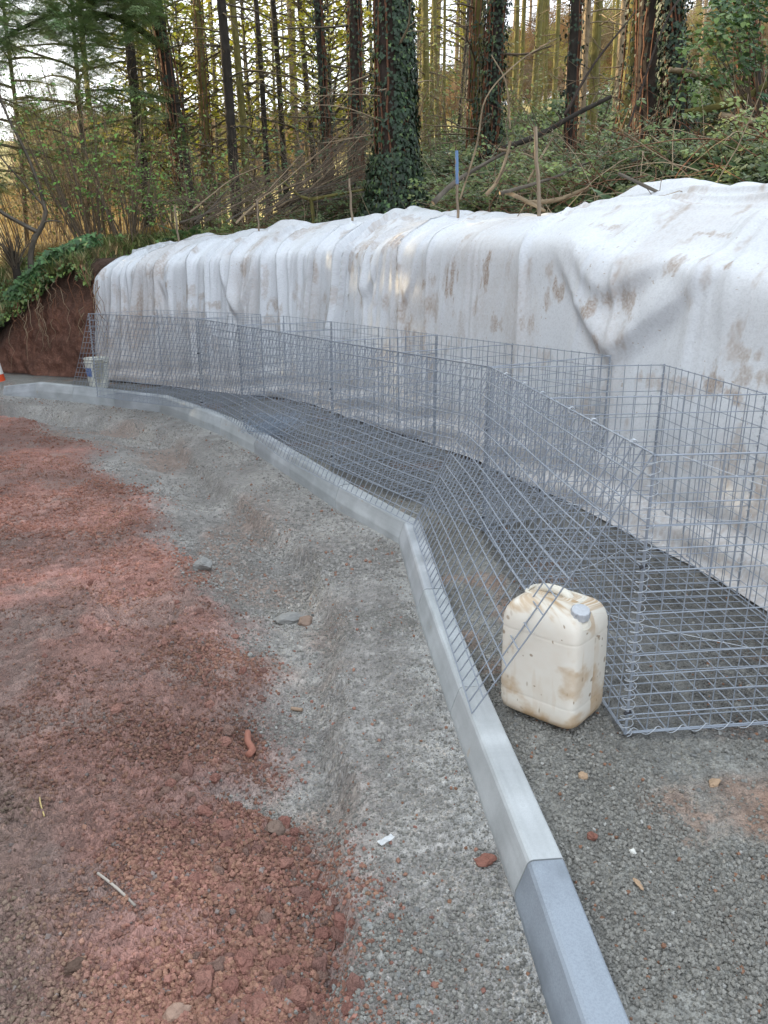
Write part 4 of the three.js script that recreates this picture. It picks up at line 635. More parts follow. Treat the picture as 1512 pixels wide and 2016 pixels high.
// ---------------------------------------------------------------- trees
function limb(t, r, p0, dir, len, rad, droop = 0.1, kink = 0.25, n = 7, sides = 5) {   // one crooked branch; returns its points
  const pts = [p0.clone()], d = dir.clone().normalize(); for (let i = 0; i < n; i++) { d.x += (r() - 0.5) * kink; d.y += (r() - 0.5) * kink - droop / n; d.z += (r() - 0.5) * kink; d.normalize(); pts.push(pts[i].clone().addScaledVector(d, len / n)); }
  t.add(pts, lerpN(rad, rad * 0.22, n), sides, false); return pts;
}
function tree(o) {
  const r = rng(o.seed), yb = o.y ?? floorY(o.x, o.z) - 0.15, h = o.h, n = 16, g = thing(o.name ?? 'conifer_tree', o.label, 'tree', [o.x, yb, o.z], o.group), pts = [], rad = [];
  for (let i = 0; i <= n; i++) { const t = i / n, y = h * t; pts.push(V(o.lean * y + 0.10 * o.r * Math.sin(t * 9 + o.seed) + 0.12 * (noise(t * 3, o.seed) - 0.5), y, 0.1 * (noise(t * 3, o.seed + 9) - 0.5))); rad.push(o.r * (1 - 0.62 * t) * (1 + (o.flare ?? 0.35) * Math.exp(-y / 0.35))); }
  obj('trunk', new Tubes().add(pts, rad, o.sides ?? 12, true, 0.28, o.seed).geo(), o.bark, g);
  const atY = (y) => { const k = clamp(y / h) * n, i = Math.min(n - 1, Math.floor(k)); return [pts[i].clone().lerp(pts[i + 1], k - i), mix(rad[i], rad[i + 1], k - i)]; };
  if (o.twigs) {                         // dead lower branches
    const t = new Tubes(); for (let k = 0; k < o.twigs * 1.15; k++) { const y = (o.twigFrom ?? 0.8) + (h * 0.62) * r(), [c] = atY(y), a = r() * 6.283, L = (0.5 + 1.3 * r()) * (o.twigLen ?? 1), q = limb(t, r, c, V(Math.cos(a), 0.35 * r() - 0.05, Math.sin(a)), L, 0.006 + 0.014 * r() * Math.min(1, o.r / 0.1), 0.3, 0.4, 6, 4); for (let m = 0; m < 3; m++) limb(t, r, q[2 + m], V(Math.cos(a) + r() - 0.5, 0.6 * (r() - 0.5), Math.sin(a) + r() - 0.5), L * 0.4, 0.004, 0.1, 0.6, 4, 3); }
    tag(obj('dead_branches', t.geo(), o.twigMat ?? M.twig, g), 0, 0, 0, 'stuff');
  }
  if (o.ivy) {                           // ivy climbing the trunk
    const L = []; for (let k = 0; k < o.ivy; k++) { const y = Math.min(h, o.ivyTop ?? 5.5) * Math.pow(r(), 1.1), [c, R] = atY(y), a = o.ivySide === undefined ? r() * 6.283 : o.ivySide + (r() + r() - 1) * 2.2, b = (o.ivyThick ?? 0.10) * (0.25 + fbm(a * 1.6, y * 1.4, 3, o.seed) * 1.6) + (o.ivyFoot ?? 0.35) * Math.exp(-y / 0.4) * r(), q = R + b * Math.sqrt(r()); if (o.bare && o.bare(a, y, r())) continue;
      const nn = V(Math.cos(a) + 0.9 * (r() - 0.5), 0.35 + 0.6 * r() - 0.3, Math.sin(a) + 0.9 * (r() - 0.5)); L.push({ p: c.clone().add(V(Math.cos(a) * q, 0, Math.sin(a) * q)), q: qLook(nn, V(r() - 0.5, -1, r() - 0.5), (r() - 0.5) * 1.2), s: 0.028 + 0.042 * r() * r() + 0.01 * r(), c: vary(r() < 0.14 ? [0.065, 0.11, 0.03] : [0.015, 0.036, 0.013], r, 0.55) }); }
    instances('ivy', G.ivy, M.gloss, g, L);
    const t = new Tubes(); for (let k = 0; k < 14; k++) { let a = (o.ivySide ?? 0) + (r() - 0.5) * 6.283; const q = []; const y1 = 1 + r() * 4.5; for (let i = 0; i <= 18; i++) { const [c, R] = atY(y1 * i / 18); q.push(c.add(V(Math.cos(a) * (R + 0.02 + 0.02 * r()), 0, Math.sin(a) * (R + 0.02 + 0.02 * r())))); a += (r() - 0.5) * 0.3; } t.add(q, 0.006 + 0.008 * r(), 5, false); } tag(obj('ivy_stems', t.geo(), M.redTwig, g), 0, 0, 0, 'stuff');
  }
  if (o.crown) {                         // boughs with needles or leaves, mostly above the picture
    const t = new Tubes(), L = [], y0 = h * (o.crownFrom ?? 0.58), col0 = o.crownCol ?? [0.05, 0.085, 0.03];
    for (let k = 0; k < (o.boughs ?? 26); k++) { const f = (k + r()) / (o.boughs ?? 26), y = mix(y0, h * 0.99, f), [c] = atY(y), a = k * 2.4 + r(), len = (o.crownR ?? 1.6) * (1 - 0.8 * Math.pow(f, o.shape ?? 1.3)) * (0.7 + 0.5 * r()), q = limb(t, r, c, V(Math.cos(a), o.rise ?? 0.15, Math.sin(a)), len, 0.012 + 0.02 * len / 2, o.droop ?? 0.35, 0.3, 7, 4);
      const m = Math.round(o.crown / (o.boughs ?? 26)); for (let i = 0; i < m; i++) { const w = 0.15 + 0.85 * r(), s = w * 6.99, e = q[Math.floor(s)].clone().lerp(q[Math.floor(s) + 1], s % 1).add(V((r() - 0.5) * 0.34, (r() - 0.6) * 0.25, (r() - 0.5) * 0.34)), dd = V(Math.cos(a) + 1.6 * (r() - 0.5), 0.2 - 0.8 * r(), Math.sin(a) + 1.6 * (r() - 0.5)); L.push({ p: e, q: qLook(V(r() - 0.5, 1, r() - 0.5), dd), s: (o.leafSize ?? 0.34) * (0.6 + 0.7 * r()), c: vary(col0, r, 0.4) }); } }
    tag(obj('boughs', t.geo(), o.twigMat ?? M.darkTwig, g), 0, 0, 0, 'stuff');
    instances('foliage', o.leafGeo ?? G.spray, o.leafMat ?? M.needle, g, L);
  }
  return { g, atY };
}
// the big ivy-clad trunk behind the sheet: ivy at the front and right, red bark with dead stems on its left
tree({ seed: 1, name: 'ivy_clad_tree', x: 0.10, z: -10.55, y: 1.95, h: 13, r: 0.215, lean: -0.018, flare: 0.3, sides: 20, bark: M.redBark, twigs: 40, twigFrom: 0.9, twigMat: M.paleTwig, ivy: 22000, ivyTop: 5.6, ivyThick: 0.075, ivyFoot: 0.4, bare: (a, y, q) => Math.cos(a - 2.6) > 0.45 && y > 0.9 && q < 0.82, crown: 500, crownFrom: 0.6, crownR: 2.6, label: 'thick ivy-clad trunk standing right behind the sheet, middle of the picture' });
const ROW = [
  // x, z, base y, radius, lean, height, bark, ivy leaves, twigs, label
  [-3.45, -15, 2.2, 0.155, -0.092, 12, 'darkBark', 500, 70, 'thick leaning dark trunk with a long drooping bough, left of the bent branches'],
  [-4.8, -17, 2.3, 0.115, -0.006, 12, 'darkBark', 0, 60, 'dark trunk behind the thicket, left of the thick leaning trunk'],
  [-3.69, -18, 2.4, 0.112, -0.026, 12, 'mossBark', 300, 50, 'mossy trunk just right of the thick leaning trunk'],
  [-2.56, -15, 2.35, 0.095, -0.046, 12, 'darkBark', 0, 50, 'straight dark trunk, left one of the close pair in the left half'],
  [-2.7, -17, 2.4, 0.083, -0.053, 12, 'mossBark', 0, 40, 'moss-streaked trunk, right one of the close pair in the left half'],
  [-2.46, -18, 2.6, 0.066, -0.036, 12, 'darkBark', 0, 40, 'slim dark trunk right of the close pair'],
  [-2.18, -19, 2.9, 0.074, -0.046, 12, 'darkBark', 0, 36, 'slim dark trunk between two gaps of white sky, in the left half'],
  [-2.34, -23, 3.0, 0.082, -0.021, 12, 'paleBark', 0, 30, 'pale brown slender trunk farther back in the left half'],
  [-1.6, -20, 3.4, 0.072, -0.064, 12, 'darkBark', 0, 30, 'thin dark leaning trunk left of the small ivy trunk'],
  [-0.95, -15, 3.1, 0.074, -0.036, 12, 'darkBark', 1800, 30, 'small ivy-covered trunk two trunks left of the thick ivy-clad one'],
  [-0.42, -14, 3.0, 0.10, -0.029, 12, 'redBark', 1600, 40, 'brown trunk with patchy ivy immediately left of the thick ivy-clad one'],
  [1.02, -20, 4.5, 0.094, -0.033, 13, 'mossBark', 0, 30, 'yellow-mossed trunk nearest to the right of the thick ivy-clad one'],
  [1.46, -24, 5.0, 0.07, -0.036, 13, 'mossBark', 0, 24, 'slim mossy trunk second to the right of the thick ivy-clad one'],
  [1.55, -22, 4.9, 0.044, -0.024, 12, 'mossBark', 0, 16, 'very thin upright stem between the mossy trunks and the dark pair'],
  [1.82, -22, 4.9, 0.037, 0.065, 11, 'darkBark', 0, 16, 'thin dark stem leaning right, left of the dark pair of trunks'],
  [1.47, -14, 3.6, 0.103, 0.001, 13, 'mossBark', 700, 26, 'dark green mossy trunk, left one of the dark pair right of centre'],
  [1.69, -13, 3.4, 0.13, -0.023, 13, 'darkBark', 3600, 26, 'ivy-covered trunk, right one of the dark pair right of centre'],
  [3.62, -24, 5.9, 0.072, -0.032, 13, 'mossBark', 0, 24, 'slender mossy trunk right of the dark pair'],
  [3.83, -22, 5.6, 0.088, -0.006, 13, 'mossBark', 0, 24, 'medium mossy trunk standing clear against the sky right of centre'],
  [4.9, -26, 6.3, 0.06, -0.043, 13, 'mossBark', 0, 18, 'thin mossy trunk behind, left of the black trunk'],
  [4.77, -24, 6.0, 0.072, -0.033, 13, 'mossBark', 0, 20, 'slim mossy trunk touching the left side of the black trunk'],
  [2.79, -13, 3.7, 0.074, -0.014, 13, 'darkBark', 700, 24, 'nearly black trunk beside the bright yellow trunk'],
  [3.39, -15, 4.0, 0.06, -0.002, 13, 'paleBark', 0, 34, 'bright yellow sunlit trunk'],
  [3.87, -16, 4.3, 0.09, -0.023, 13, 'mossBark', 0, 34, 'mossy brown trunk right of the bright yellow trunk'],
  [5.08, -19, 5.0, 0.076, 0.008, 13, 'paleBark', 0, 30, 'sunlit pale trunk farther back, left of the broad mossy one'],
  [3.94, -14, 4.0, 0.13, 0.009, 13, 'mossBark', 900, 24, 'broad mossy trunk touching the big brown trunk'],
  [3.45, -11, 3.1, 0.195, -0.064, 14, 'redBark', 900, 24, 'big dark brown trunk at the right'],
  [3.6, -10.4, 3.0, 0.085, -0.147, 12, 'darkBark', 5200, 10, 'bushy ivy column right of the big brown trunk'],
  [4.66, -12, 3.6, 0.098, -0.109, 12, 'mossBark', 0, 16, 'sunlit mossy trunk above the leafy bush at the right'],
  [4.75, -11, 3.2, 0.145, -0.20, 12, 'redBark', 200, 10, 'brown trunk in the top right corner'],
];
ROW.forEach(([x, z, y, r, lean, h, b, ivy, twigs, label], i) => tree({ seed: 20 + i, x, z, y: Math.min(y, floorY(x, z)) - 0.1, h: h - 0.5, r, lean, bark: M[b], ivy, twigs, twigMat: b === 'paleBark' || i === 23 ? M.paleTwig : x < 0 ? M.darkTwig : M.twig, crown: 110, boughs: 14, crownFrom: 0.7, crownR: 1.5, label }));
{ // slender trunks deep in the wood
  const r = rng(55); let first = null, n = 0; const all = [];
  for (let k = 0; k < 400 && n < 64; k++) {
    const D = 26 + 24 * r(), a = r() < 0.62 ? 0.03 + 0.36 * r() : -0.36 + 0.38 * r(), x = a * D, z = -D; if (all.some(([p, q]) => Math.hypot(p - x, q - z) < 1.2)) continue; all.push([x, z]);
    if (!first || n < 4) { const b = [M.mossBark, M.paleBark, M.greyBark, M.mossBark][n % 4]; const t = tree({ seed: 200 + n, name: 'slender_tree', x, z, h: 15, r: 0.085, lean: -0.02 + 0.03 * r(), bark: b, twigs: 22, twigFrom: 0.5, sides: 8, crown: 60, boughs: 9, crownFrom: 0.74, crownR: 1.4, leafSize: 0.5, label: 'slender trunk deep in the sunlit wood', group: 'slender trunks far back in the wood' }); (first ??= []).push(t.g); }
    else { const s = first[n % 4], c = s.clone(); c.name = numbered('slender_tree'); c.position.set(x, floorY(x, z) - 0.15, z); c.rotation.y = r() * 6; c.scale.setScalar(0.75 + 0.5 * r()); scene.add(c); }
    n++;
  }
}
{ // broadleaf saplings with backlit yellow-green leaves between the trunks of the left half
  const spots = [[-1.6, -23, 9], [-3.0, -24, 10], [-4.6, -23, 10], [-0.6, -26, 10], [-5.6, -20, 8], [-2.2, -29, 12], [2.6, -27, 10], [-6.4, -25, 10], [1.1, -30, 11], [-3.1, -20.2, 7.5], [-1.2, -18.6, 7], [-4.4, -18.6, 7]];
  spots.forEach(([x, z, h], i) => tree({ seed: 300 + i, name: 'broadleaf_tree', x, z, h: h - 2, r: 0.05, lean: 0.02 * (i % 3 - 1), bark: M.greyBark, crown: 1500, boughs: 50, crownFrom: 0.22, crownR: 1.9, rise: 0.5, droop: 0.2, shape: 2.2, leafGeo: G.ovate, leafMat: M.leaf, leafSize: 0.13, crownCol: [0.42, 0.42, 0.06], label: ['yellow-green leafy sapling', 'tall backlit leafy tree', 'leafy tree with lime foliage'][i % 3] + [' left of the thick ivy-clad trunk, far back', ' behind the close pair of trunks', ' behind the thick leaning trunk', ' far behind the small ivy-covered trunk', ' behind the thicket at the left', ' deepest behind the left half of the wood', ' behind the slender trunks right of centre', ' at the field edge far left', ' far back right of the thick ivy-clad trunk', ' low between the mossy trunk and the close pair', ' low beside the brown trunk with patchy ivy', ' low between the dark trunk and the thick leaning trunk'][i] }));
}
[[-7.6, -15.2, 8.5], [-8.2, -19, 9], [-6.3, -17.6, 7.5]].forEach(([x, z, h], i) => tree({ seed: 350 + i, name: 'feathery_tree', x, z, h, r: 0.06, lean: 0.03, bark: M.greyBark, crown: 2600, boughs: 46, crownFrom: 0.2, crownR: 1.9, rise: 0.3, droop: 0.5, shape: 2, leafSize: 0.24, crownCol: [0.32, 0.38, 0.18], label: ['feathery grey-green tree at the upper left edge', 'farther feathery tree at the field edge, upper left', 'feathery tree between the crooked sapling and the dark trunk'][i] }));
{ // dark conifers standing left of the picture: their shade lies over the whole foreground, their boughs reach in at the top left
  const sp = [[-9.6, -10.2, 10], [-11.2, -7.2, 11], [-10.2, -4.0, 10], [-11.4, -1.0, 11], [-10.4, 2.4, 10], [-12.6, -9.0, 12], [-13.2, -4.5, 12], [-12.8, 5.2, 11], [-12.2, -12.6, 12], [-15.5, -10.8, 14], [-16, -7, 14], [-16.2, -2.5, 14], [-15.6, 1.6, 14], [-14.2, -1.2, 12], [-14, -6.3, 13], [-12, -15.4, 12], [-15.2, -14.2, 14], [-14.8, -17.6, 13]];
  const lab = ['dark conifer at the field edge, first beyond the left frame edge', 'dark conifer second along the left edge of the ground', 'dark conifer third along the left edge of the ground', 'dark conifer fourth along the left edge of the ground', 'dark conifer fifth along the left edge of the ground', 'tall conifer behind the first and second conifers at left', 'tall conifer behind the third conifer at left', 'conifer at the far end of the row at left', 'conifer at the field corner, farthest of the row at left', 'tall conifer behind the first pair at left', 'tallest conifer behind the middle of the row at left', 'tall conifer behind the fourth conifer at left', 'tall conifer behind the fifth conifer at left', 'conifer between the two rows at left', 'conifer between the rows behind the second conifer at left', 'conifer in the field beyond the row at left', 'tall conifer in the field behind the corner conifer', 'farthest conifer standing in the field at left'];
  sp.forEach(([x, z, h], i) => tree({ seed: 400 + i, x, z, y: -0.3, h, r: 0.2, lean: 0, bark: M.darkBark, crown: 4200, boughs: 100, crownFrom: 0.08, crownR: 2.3, leafSize: 0.55, crownCol: [0.035, 0.065, 0.035], shape: 1.1, label: lab[i] }));
  // the long bough of the thick leaning trunk, bowing over to the left, heavy with needles
  const r = rng(66), t = new Tubes(), L = [], host = scene.children.find((c) => c.userData.label?.startsWith('thick leaning dark trunk')), o = host.position;
  const boughs = [[[-3.72, 5.05, -15], [-4.3, 5.4, -14.6], [-5.0, 5.3, -14], [-5.6, 4.9, -13.4], [-5.9, 4.5, -13]], [[-3.75, 5.6, -15], [-4.5, 5.9, -14.5], [-5.3, 5.7, -13.8], [-6.2, 5.2, -13.2]], [[-3.65, 4.25, -15], [-4.2, 4.35, -14.7], [-4.9, 4.3, -14.3]], [[-3.8, 6.1, -15], [-4.6, 6.3, -14.5], [-5.4, 6.0, -13.8]], [[-3.7, 5.3, -15], [-3.9, 5.8, -14.3], [-4.4, 5.9, -13.6]]];
  boughs.forEach((b, bi) => { const q = spline(b.map(([x, y, z]) => [x - o.x, y - o.y, z - o.z]), 14); t.add(q, lerpN(bi ? 0.035 : 0.06, 0.012, 14), 7, false, 0.2, bi);
    for (let k = 0; k < 26; k++) { const w = 2 + Math.floor(r() * 12), s = limb(t, r, q[w], V(r() - 0.6, 0.3 * (r() - 0.7), r() - 0.3), 0.5 + 1.0 * r(), 0.008, 0.6, 0.4, 6, 3); if (bi === 2 && r() < 0.6) continue; for (let m = 0; m < 22; m++) { const e = s[Math.floor(r() * 7)].clone().add(V((r() - 0.5) * 0.3, (r() - 0.55) * 0.3, (r() - 0.5) * 0.3)); L.push({ p: e, q: qLook(V(r() - 0.5, 1, r() - 0.5), V(r() - 0.6, -0.6 * r(), r() - 0.4)), s: 0.2 + 0.2 * r(), c: vary([0.25, 0.35, 0.15], r, 0.4) }); } } });
  obj('long_bough', t.geo(), M.darkBark, host); instances('bough_foliage', G.spray, M.needle, host, L);
}
// ---------------------------------------------------------------- thicket and brushwood along the top of the bank
function shrub(name, label, cat, x, z, o) {
  const r = rng(o.seed), g = thing(name, label, cat, [x, floorY(x, z) - 0.05, z]), tw = new Tubes(), L = [];
  for (let k = 0; k < o.stems; k++) { const t = new Tubes(), a = r() * 6.283, sp = o.spread * Math.sqrt(r()), q = limb(t, r, V(Math.cos(a) * o.foot * r(), 0, Math.sin(a) * o.foot * r()), V(Math.cos(a) * sp + (o.bend ?? 0), 1, Math.sin(a) * sp), o.h * (0.5 + 0.6 * r()), 0.006 + 0.009 * r(), -0.1, 0.16, 9, 5);
    for (let m = 0; m < (o.side ?? 6); m++) { const i = 3 + Math.floor(r() * 6), s = limb(tw, r, q[i], V(Math.cos(a) + 1.8 * (r() - 0.5), 0.9 * r(), Math.sin(a) + 1.8 * (r() - 0.5)), 0.25 + 0.55 * r(), 0.003, 0, 0.5, 5, 3); if (r() < (o.leafy ?? 0.3)) for (let n = 0; n < 5; n++) L.push({ p: s[1 + Math.floor(r() * 5)].clone().add(V(0.05 * (r() - 0.5), 0, 0.05 * (r() - 0.5))), q: qLook(V(r() - 0.5, 0.6, r() - 0.2), V(r() - 0.5, -0.6 + r(), r() - 0.5)), s: (o.ls ?? 0.05) * (0.7 + 0.7 * r()), c: vary(o.lc ?? [0.10, 0.20, 0.035], r, 0.4) }); }
    obj('stem', t.geo(), o.mat ?? M.twig, g); }
  tag(obj('twigs', tw.geo(), o.tmat ?? M.twig, g), 0, 0, 0, 'stuff'); if (L.length) instances('leaves', G.ovate, M.leaf, g, L); return g;
}
shrub('thicket_shrub', 'upright bushy shrub with many dark stems above the left end of the sheet', 'shrub', -4.55, -12.9, { seed: 1, stems: 34, h: 2.6, spread: 0.35, foot: 0.3, leafy: 0.75, mat: M.twig, bend: -0.18, lc: [0.17, 0.30, 0.06] });
shrub('thicket_shrub', 'thin-stemmed shrub with bright green leaves between sapling and leaning trunk', 'shrub', -3.95, -12.9, { seed: 2, stems: 26, h: 2.2, spread: 0.4, foot: 0.3, leafy: 0.9, mat: M.twig, bend: -0.1, lc: [0.19, 0.36, 0.06] });
shrub('thicket_shrub', 'pale bare twiggy shrub standing before the bright field at far left', 'shrub', -5.9, -15.5, { seed: 3, stems: 34, h: 2.9, spread: 0.5, foot: 0.5, leafy: 0.05, mat: M.paleTwig, tmat: M.paleTwig, side: 9 });
shrub('thicket_shrub', 'tan tangled shrub behind the upright bushy shrub', 'shrub', -4.9, -15.2, { seed: 4, stems: 40, h: 3.4, spread: 0.45, foot: 0.6, leafy: 0.15, mat: M.twig, tmat: M.paleTwig, side: 9, lc: [0.16, 0.2, 0.05] });
shrub('thicket_shrub', 'leafy shrub at the foot of the thick leaning trunk', 'shrub', -3.2, -13.2, { seed: 5, stems: 26, h: 1.5, spread: 0.5, foot: 0.4, leafy: 0.9, side: 8, lc: [0.16, 0.28, 0.06] });
shrub('thicket_shrub', 'low bare shrub behind the far wooden stakes', 'shrub', -2.5, -13.4, { seed: 6, stems: 36, h: 1.7, spread: 0.7, foot: 0.5, leafy: 0.5, side: 8, lc: [0.15, 0.24, 0.06] });
shrub('thicket_shrub', 'wide bare shrub between the slim dark trunks', 'shrub', -1.9, -16.2, { seed: 7, stems: 30, h: 2.3, spread: 0.7, foot: 0.8, leafy: 0.15, side: 9, tmat: M.paleTwig, lc: [0.16, 0.2, 0.05] });
shrub('thicket_shrub', 'bare twiggy shrub just left of the thick ivy-clad trunk', 'shrub', -0.75, -13.0, { seed: 8, stems: 40, h: 1.9, spread: 0.6, foot: 0.5, leafy: 0.3, side: 9, lc: [0.06, 0.13, 0.04] });
shrub('thicket_shrub', 'thin scrub right of the thick ivy-clad trunk', 'shrub', 1.1, -15.5, { seed: 9, stems: 30, h: 1.8, spread: 0.7, foot: 0.9, leafy: 0.4, side: 7, lc: [0.14, 0.2, 0.05] });
shrub('thicket_shrub', 'scrub with leafy tips below the bright yellow trunk', 'shrub', 3.2, -14.2, { seed: 10, stems: 24, h: 1.3, spread: 0.8, foot: 0.9, leafy: 0.6, side: 7, lc: [0.14, 0.22, 0.05] });
shrub('tall_scrub', 'tall pale feathery scrub against the sky at the far left', 'shrub', -7.4, -17.5, { seed: 13, stems: 50, h: 5.2, spread: 0.35, foot: 1.3, leafy: 0.3, mat: M.twig, tmat: M.paleTwig, side: 16, lc: [0.16, 0.22, 0.07], ls: 0.07 });
shrub('tall_scrub', 'tall leafy scrub behind the crooked sapling, right of the pale feathery scrub', 'shrub', -5.9, -18.2, { seed: 14, stems: 50, h: 4.6, spread: 0.4, foot: 1.2, leafy: 0.45, mat: M.twig, tmat: M.paleTwig, side: 15, lc: [0.17, 0.23, 0.06], ls: 0.07 });
shrub('tall_scrub', 'thin scrub behind the small ivy-covered trunk', 'shrub', -0.7, -18.5, { seed: 17, stems: 24, h: 3.6, spread: 0.4, foot: 1.2, leafy: 0.3, mat: M.twig, tmat: M.paleTwig, side: 13, lc: [0.18, 0.22, 0.05], ls: 0.07 });
shrub('tall_scrub', 'thin backlit scrub behind the dark pair of trunks', 'shrub', 2.2, -20.5, { seed: 18, stems: 40, h: 2.6, spread: 0.5, foot: 1.6, leafy: 0.35, mat: M.twig, tmat: M.paleTwig, side: 12, lc: [0.2, 0.23, 0.05], ls: 0.07 });
{ // crooked bare sapling and the dead stump beside it, at the far left
  const g = thing('bare_sapling', 'crooked bare sapling forking low at the left edge of the picture', 'tree', [-5.32, 1.35, -12.3]), f = (p, r0, r1, name) => obj(name, new Tubes().add(spline(p, 18), lerpN(r0, r1, 18), 7, false, 0.3, r0 * 1000).geo(), M.greyBark, g), r = rng(9), tw = new Tubes();
  f([[0, -0.1, 0], [0.02, 0.3, 0], [0.1, 0.55, 0], [0.26, 0.78, 0], [0.34, 0.98, 0]], 0.045, 0.034, 'trunk'); f([[0.16, 0.68, 0], [-0.05, 0.80, 0.03], [-0.3, 0.95, 0.06], [-0.55, 1.22, 0.1], [-0.75, 1.5, 0.1]], 0.036, 0.018, 'limb'); f([[0.33, 0.95, 0], [0.28, 1.3, 0], [0.17, 1.75, 0.05], [-0.05, 2.35, 0.1], [-0.14, 3.0, 0.1], [-0.16, 3.6, 0.1]], 0.03, 0.008, 'limb'); f([[0.27, 0.8, 0], [0.4, 0.83, 0.05], [0.56, 0.82, 0.05]], 0.016, 0.008, 'limb'); f([[0.30, 1.05, 0], [0.05, 1.4, 0.1], [-0.2, 1.75, 0.15], [-0.3, 2.2, 0.2]], 0.018, 0.006, 'limb');
  for (let k = 0; k < 60; k++) { const y = 0.9 + 2.2 * r(), x = 0.25 - 0.2 * (y - 0.9) - (r() < 0.4 ? 0.3 * r() : 0); limb(tw, r, V(x, y, 0.05), V(r() - 0.5, 0.7 * r(), r() - 0.5), 0.3 + 0.6 * r(), 0.004, 0, 0.5, 5, 3); } obj('twigs', tw.geo(), M.twig, g);
  const s = thing('dead_stump', 'dark shredded stump beside the crooked sapling', 'stump', [-5.45, 1.25, -12.1]); obj('trunk', new Tubes().add([V(0.02, -0.15, 0), V(0, 0.25, 0), V(-0.03, 0.5, 0)], [0.07, 0.055, 0.06], 9, true, 0.4, 3).geo(), M.darkBark, s); const t = new Tubes(); for (let k = 0; k < 40; k++) { const a = r() * 6.28; limb(t, r, V(Math.cos(a) * 0.05, 0.25 + 0.2 * r(), Math.sin(a) * 0.05), V(Math.cos(a) * 0.5, 1, Math.sin(a) * 0.5), 0.25 + 0.35 * r(), 0.012, 0, 0.35, 4, 4); } obj('splinters', t.geo(), M.darkTwig, s);
}
{ // heap of bent branches left of the ivy-clad tree
  const r = rng(31), g = thing('brush_heap', 'heap of long bent cut branches left of the thick ivy-clad trunk', 'brush heap', [-1.15, 2.05, -11.7]), tw = new Tubes(), mats = [M.twig, M.greyBark, M.paleTwig, M.twig];
  for (let k = 0; k < 56; k++) { const t = new Tubes(), b = k < 24, p0 = b ? V(-0.2 + 0.9 * (r() - 0.5), 0.15 + 0.4 * r(), 0.7 * (r() - 0.5)) : V(-1.7 + 1.6 * r(), 0.05 + 0.25 * r(), 0.7 * (r() - 0.5)), d = b ? V(1, 0.1 + 1.2 * r() * r(), 0.8 * (r() - 0.5)) : V(1, 0.25 + 0.8 * r(), 0.4 * (r() - 0.5)), q = limb(t, r, p0, d, 0.9 + 1.0 * r(), 0.008 + 0.014 * r() * r(), b ? -0.1 : 0.15, 0.2, 9, 6); for (let m = 0; m < 4; m++) limb(tw, r, q[3 + Math.floor(r() * 6)], V(1, 0.7 * r() + 0.1, r() - 0.5), 0.3 + 0.5 * r(), 0.004, 0, 0.35, 5, 3); obj('branch', t.geo(), mats[k % 4], g); }
  for (let k = 0; k < 80; k++) limb(tw, r, V(-2.2 + 2.6 * r(), 0.05 + 0.4 * r(), 0.9 * (r() - 0.5)), V(2 * r() - 1, 0.8 * (r() - 0.3), r() - 0.5), 0.4 + 0.8 * r(), 0.0045, 0.2, 0.4, 6, 3);
  tag(obj('twigs', tw.geo(), M.twig, g), 0, 0, 0, 'stuff');
  // one stout forked stub in the middle of the heap
  const t = new Tubes(); t.add(spline([[0.18, -0.1, 0.25], [0.17, 0.2, 0.25], [0.15, 0.36, 0.25]], 8), 0.028, 7); t.add(spline([[0.15, 0.36, 0.25], [-0.02, 0.42, 0.25], [-0.25, 0.62, 0.25]], 8), lerpN(0.026, 0.01, 8), 7); t.add(spline([[0.15, 0.36, 0.25], [0.5, 0.42, 0.3], [1.0, 0.5, 0.3]], 8), lerpN(0.026, 0.012, 8), 7); obj('forked_stub', t.geo(), M.mossBark, g);
}
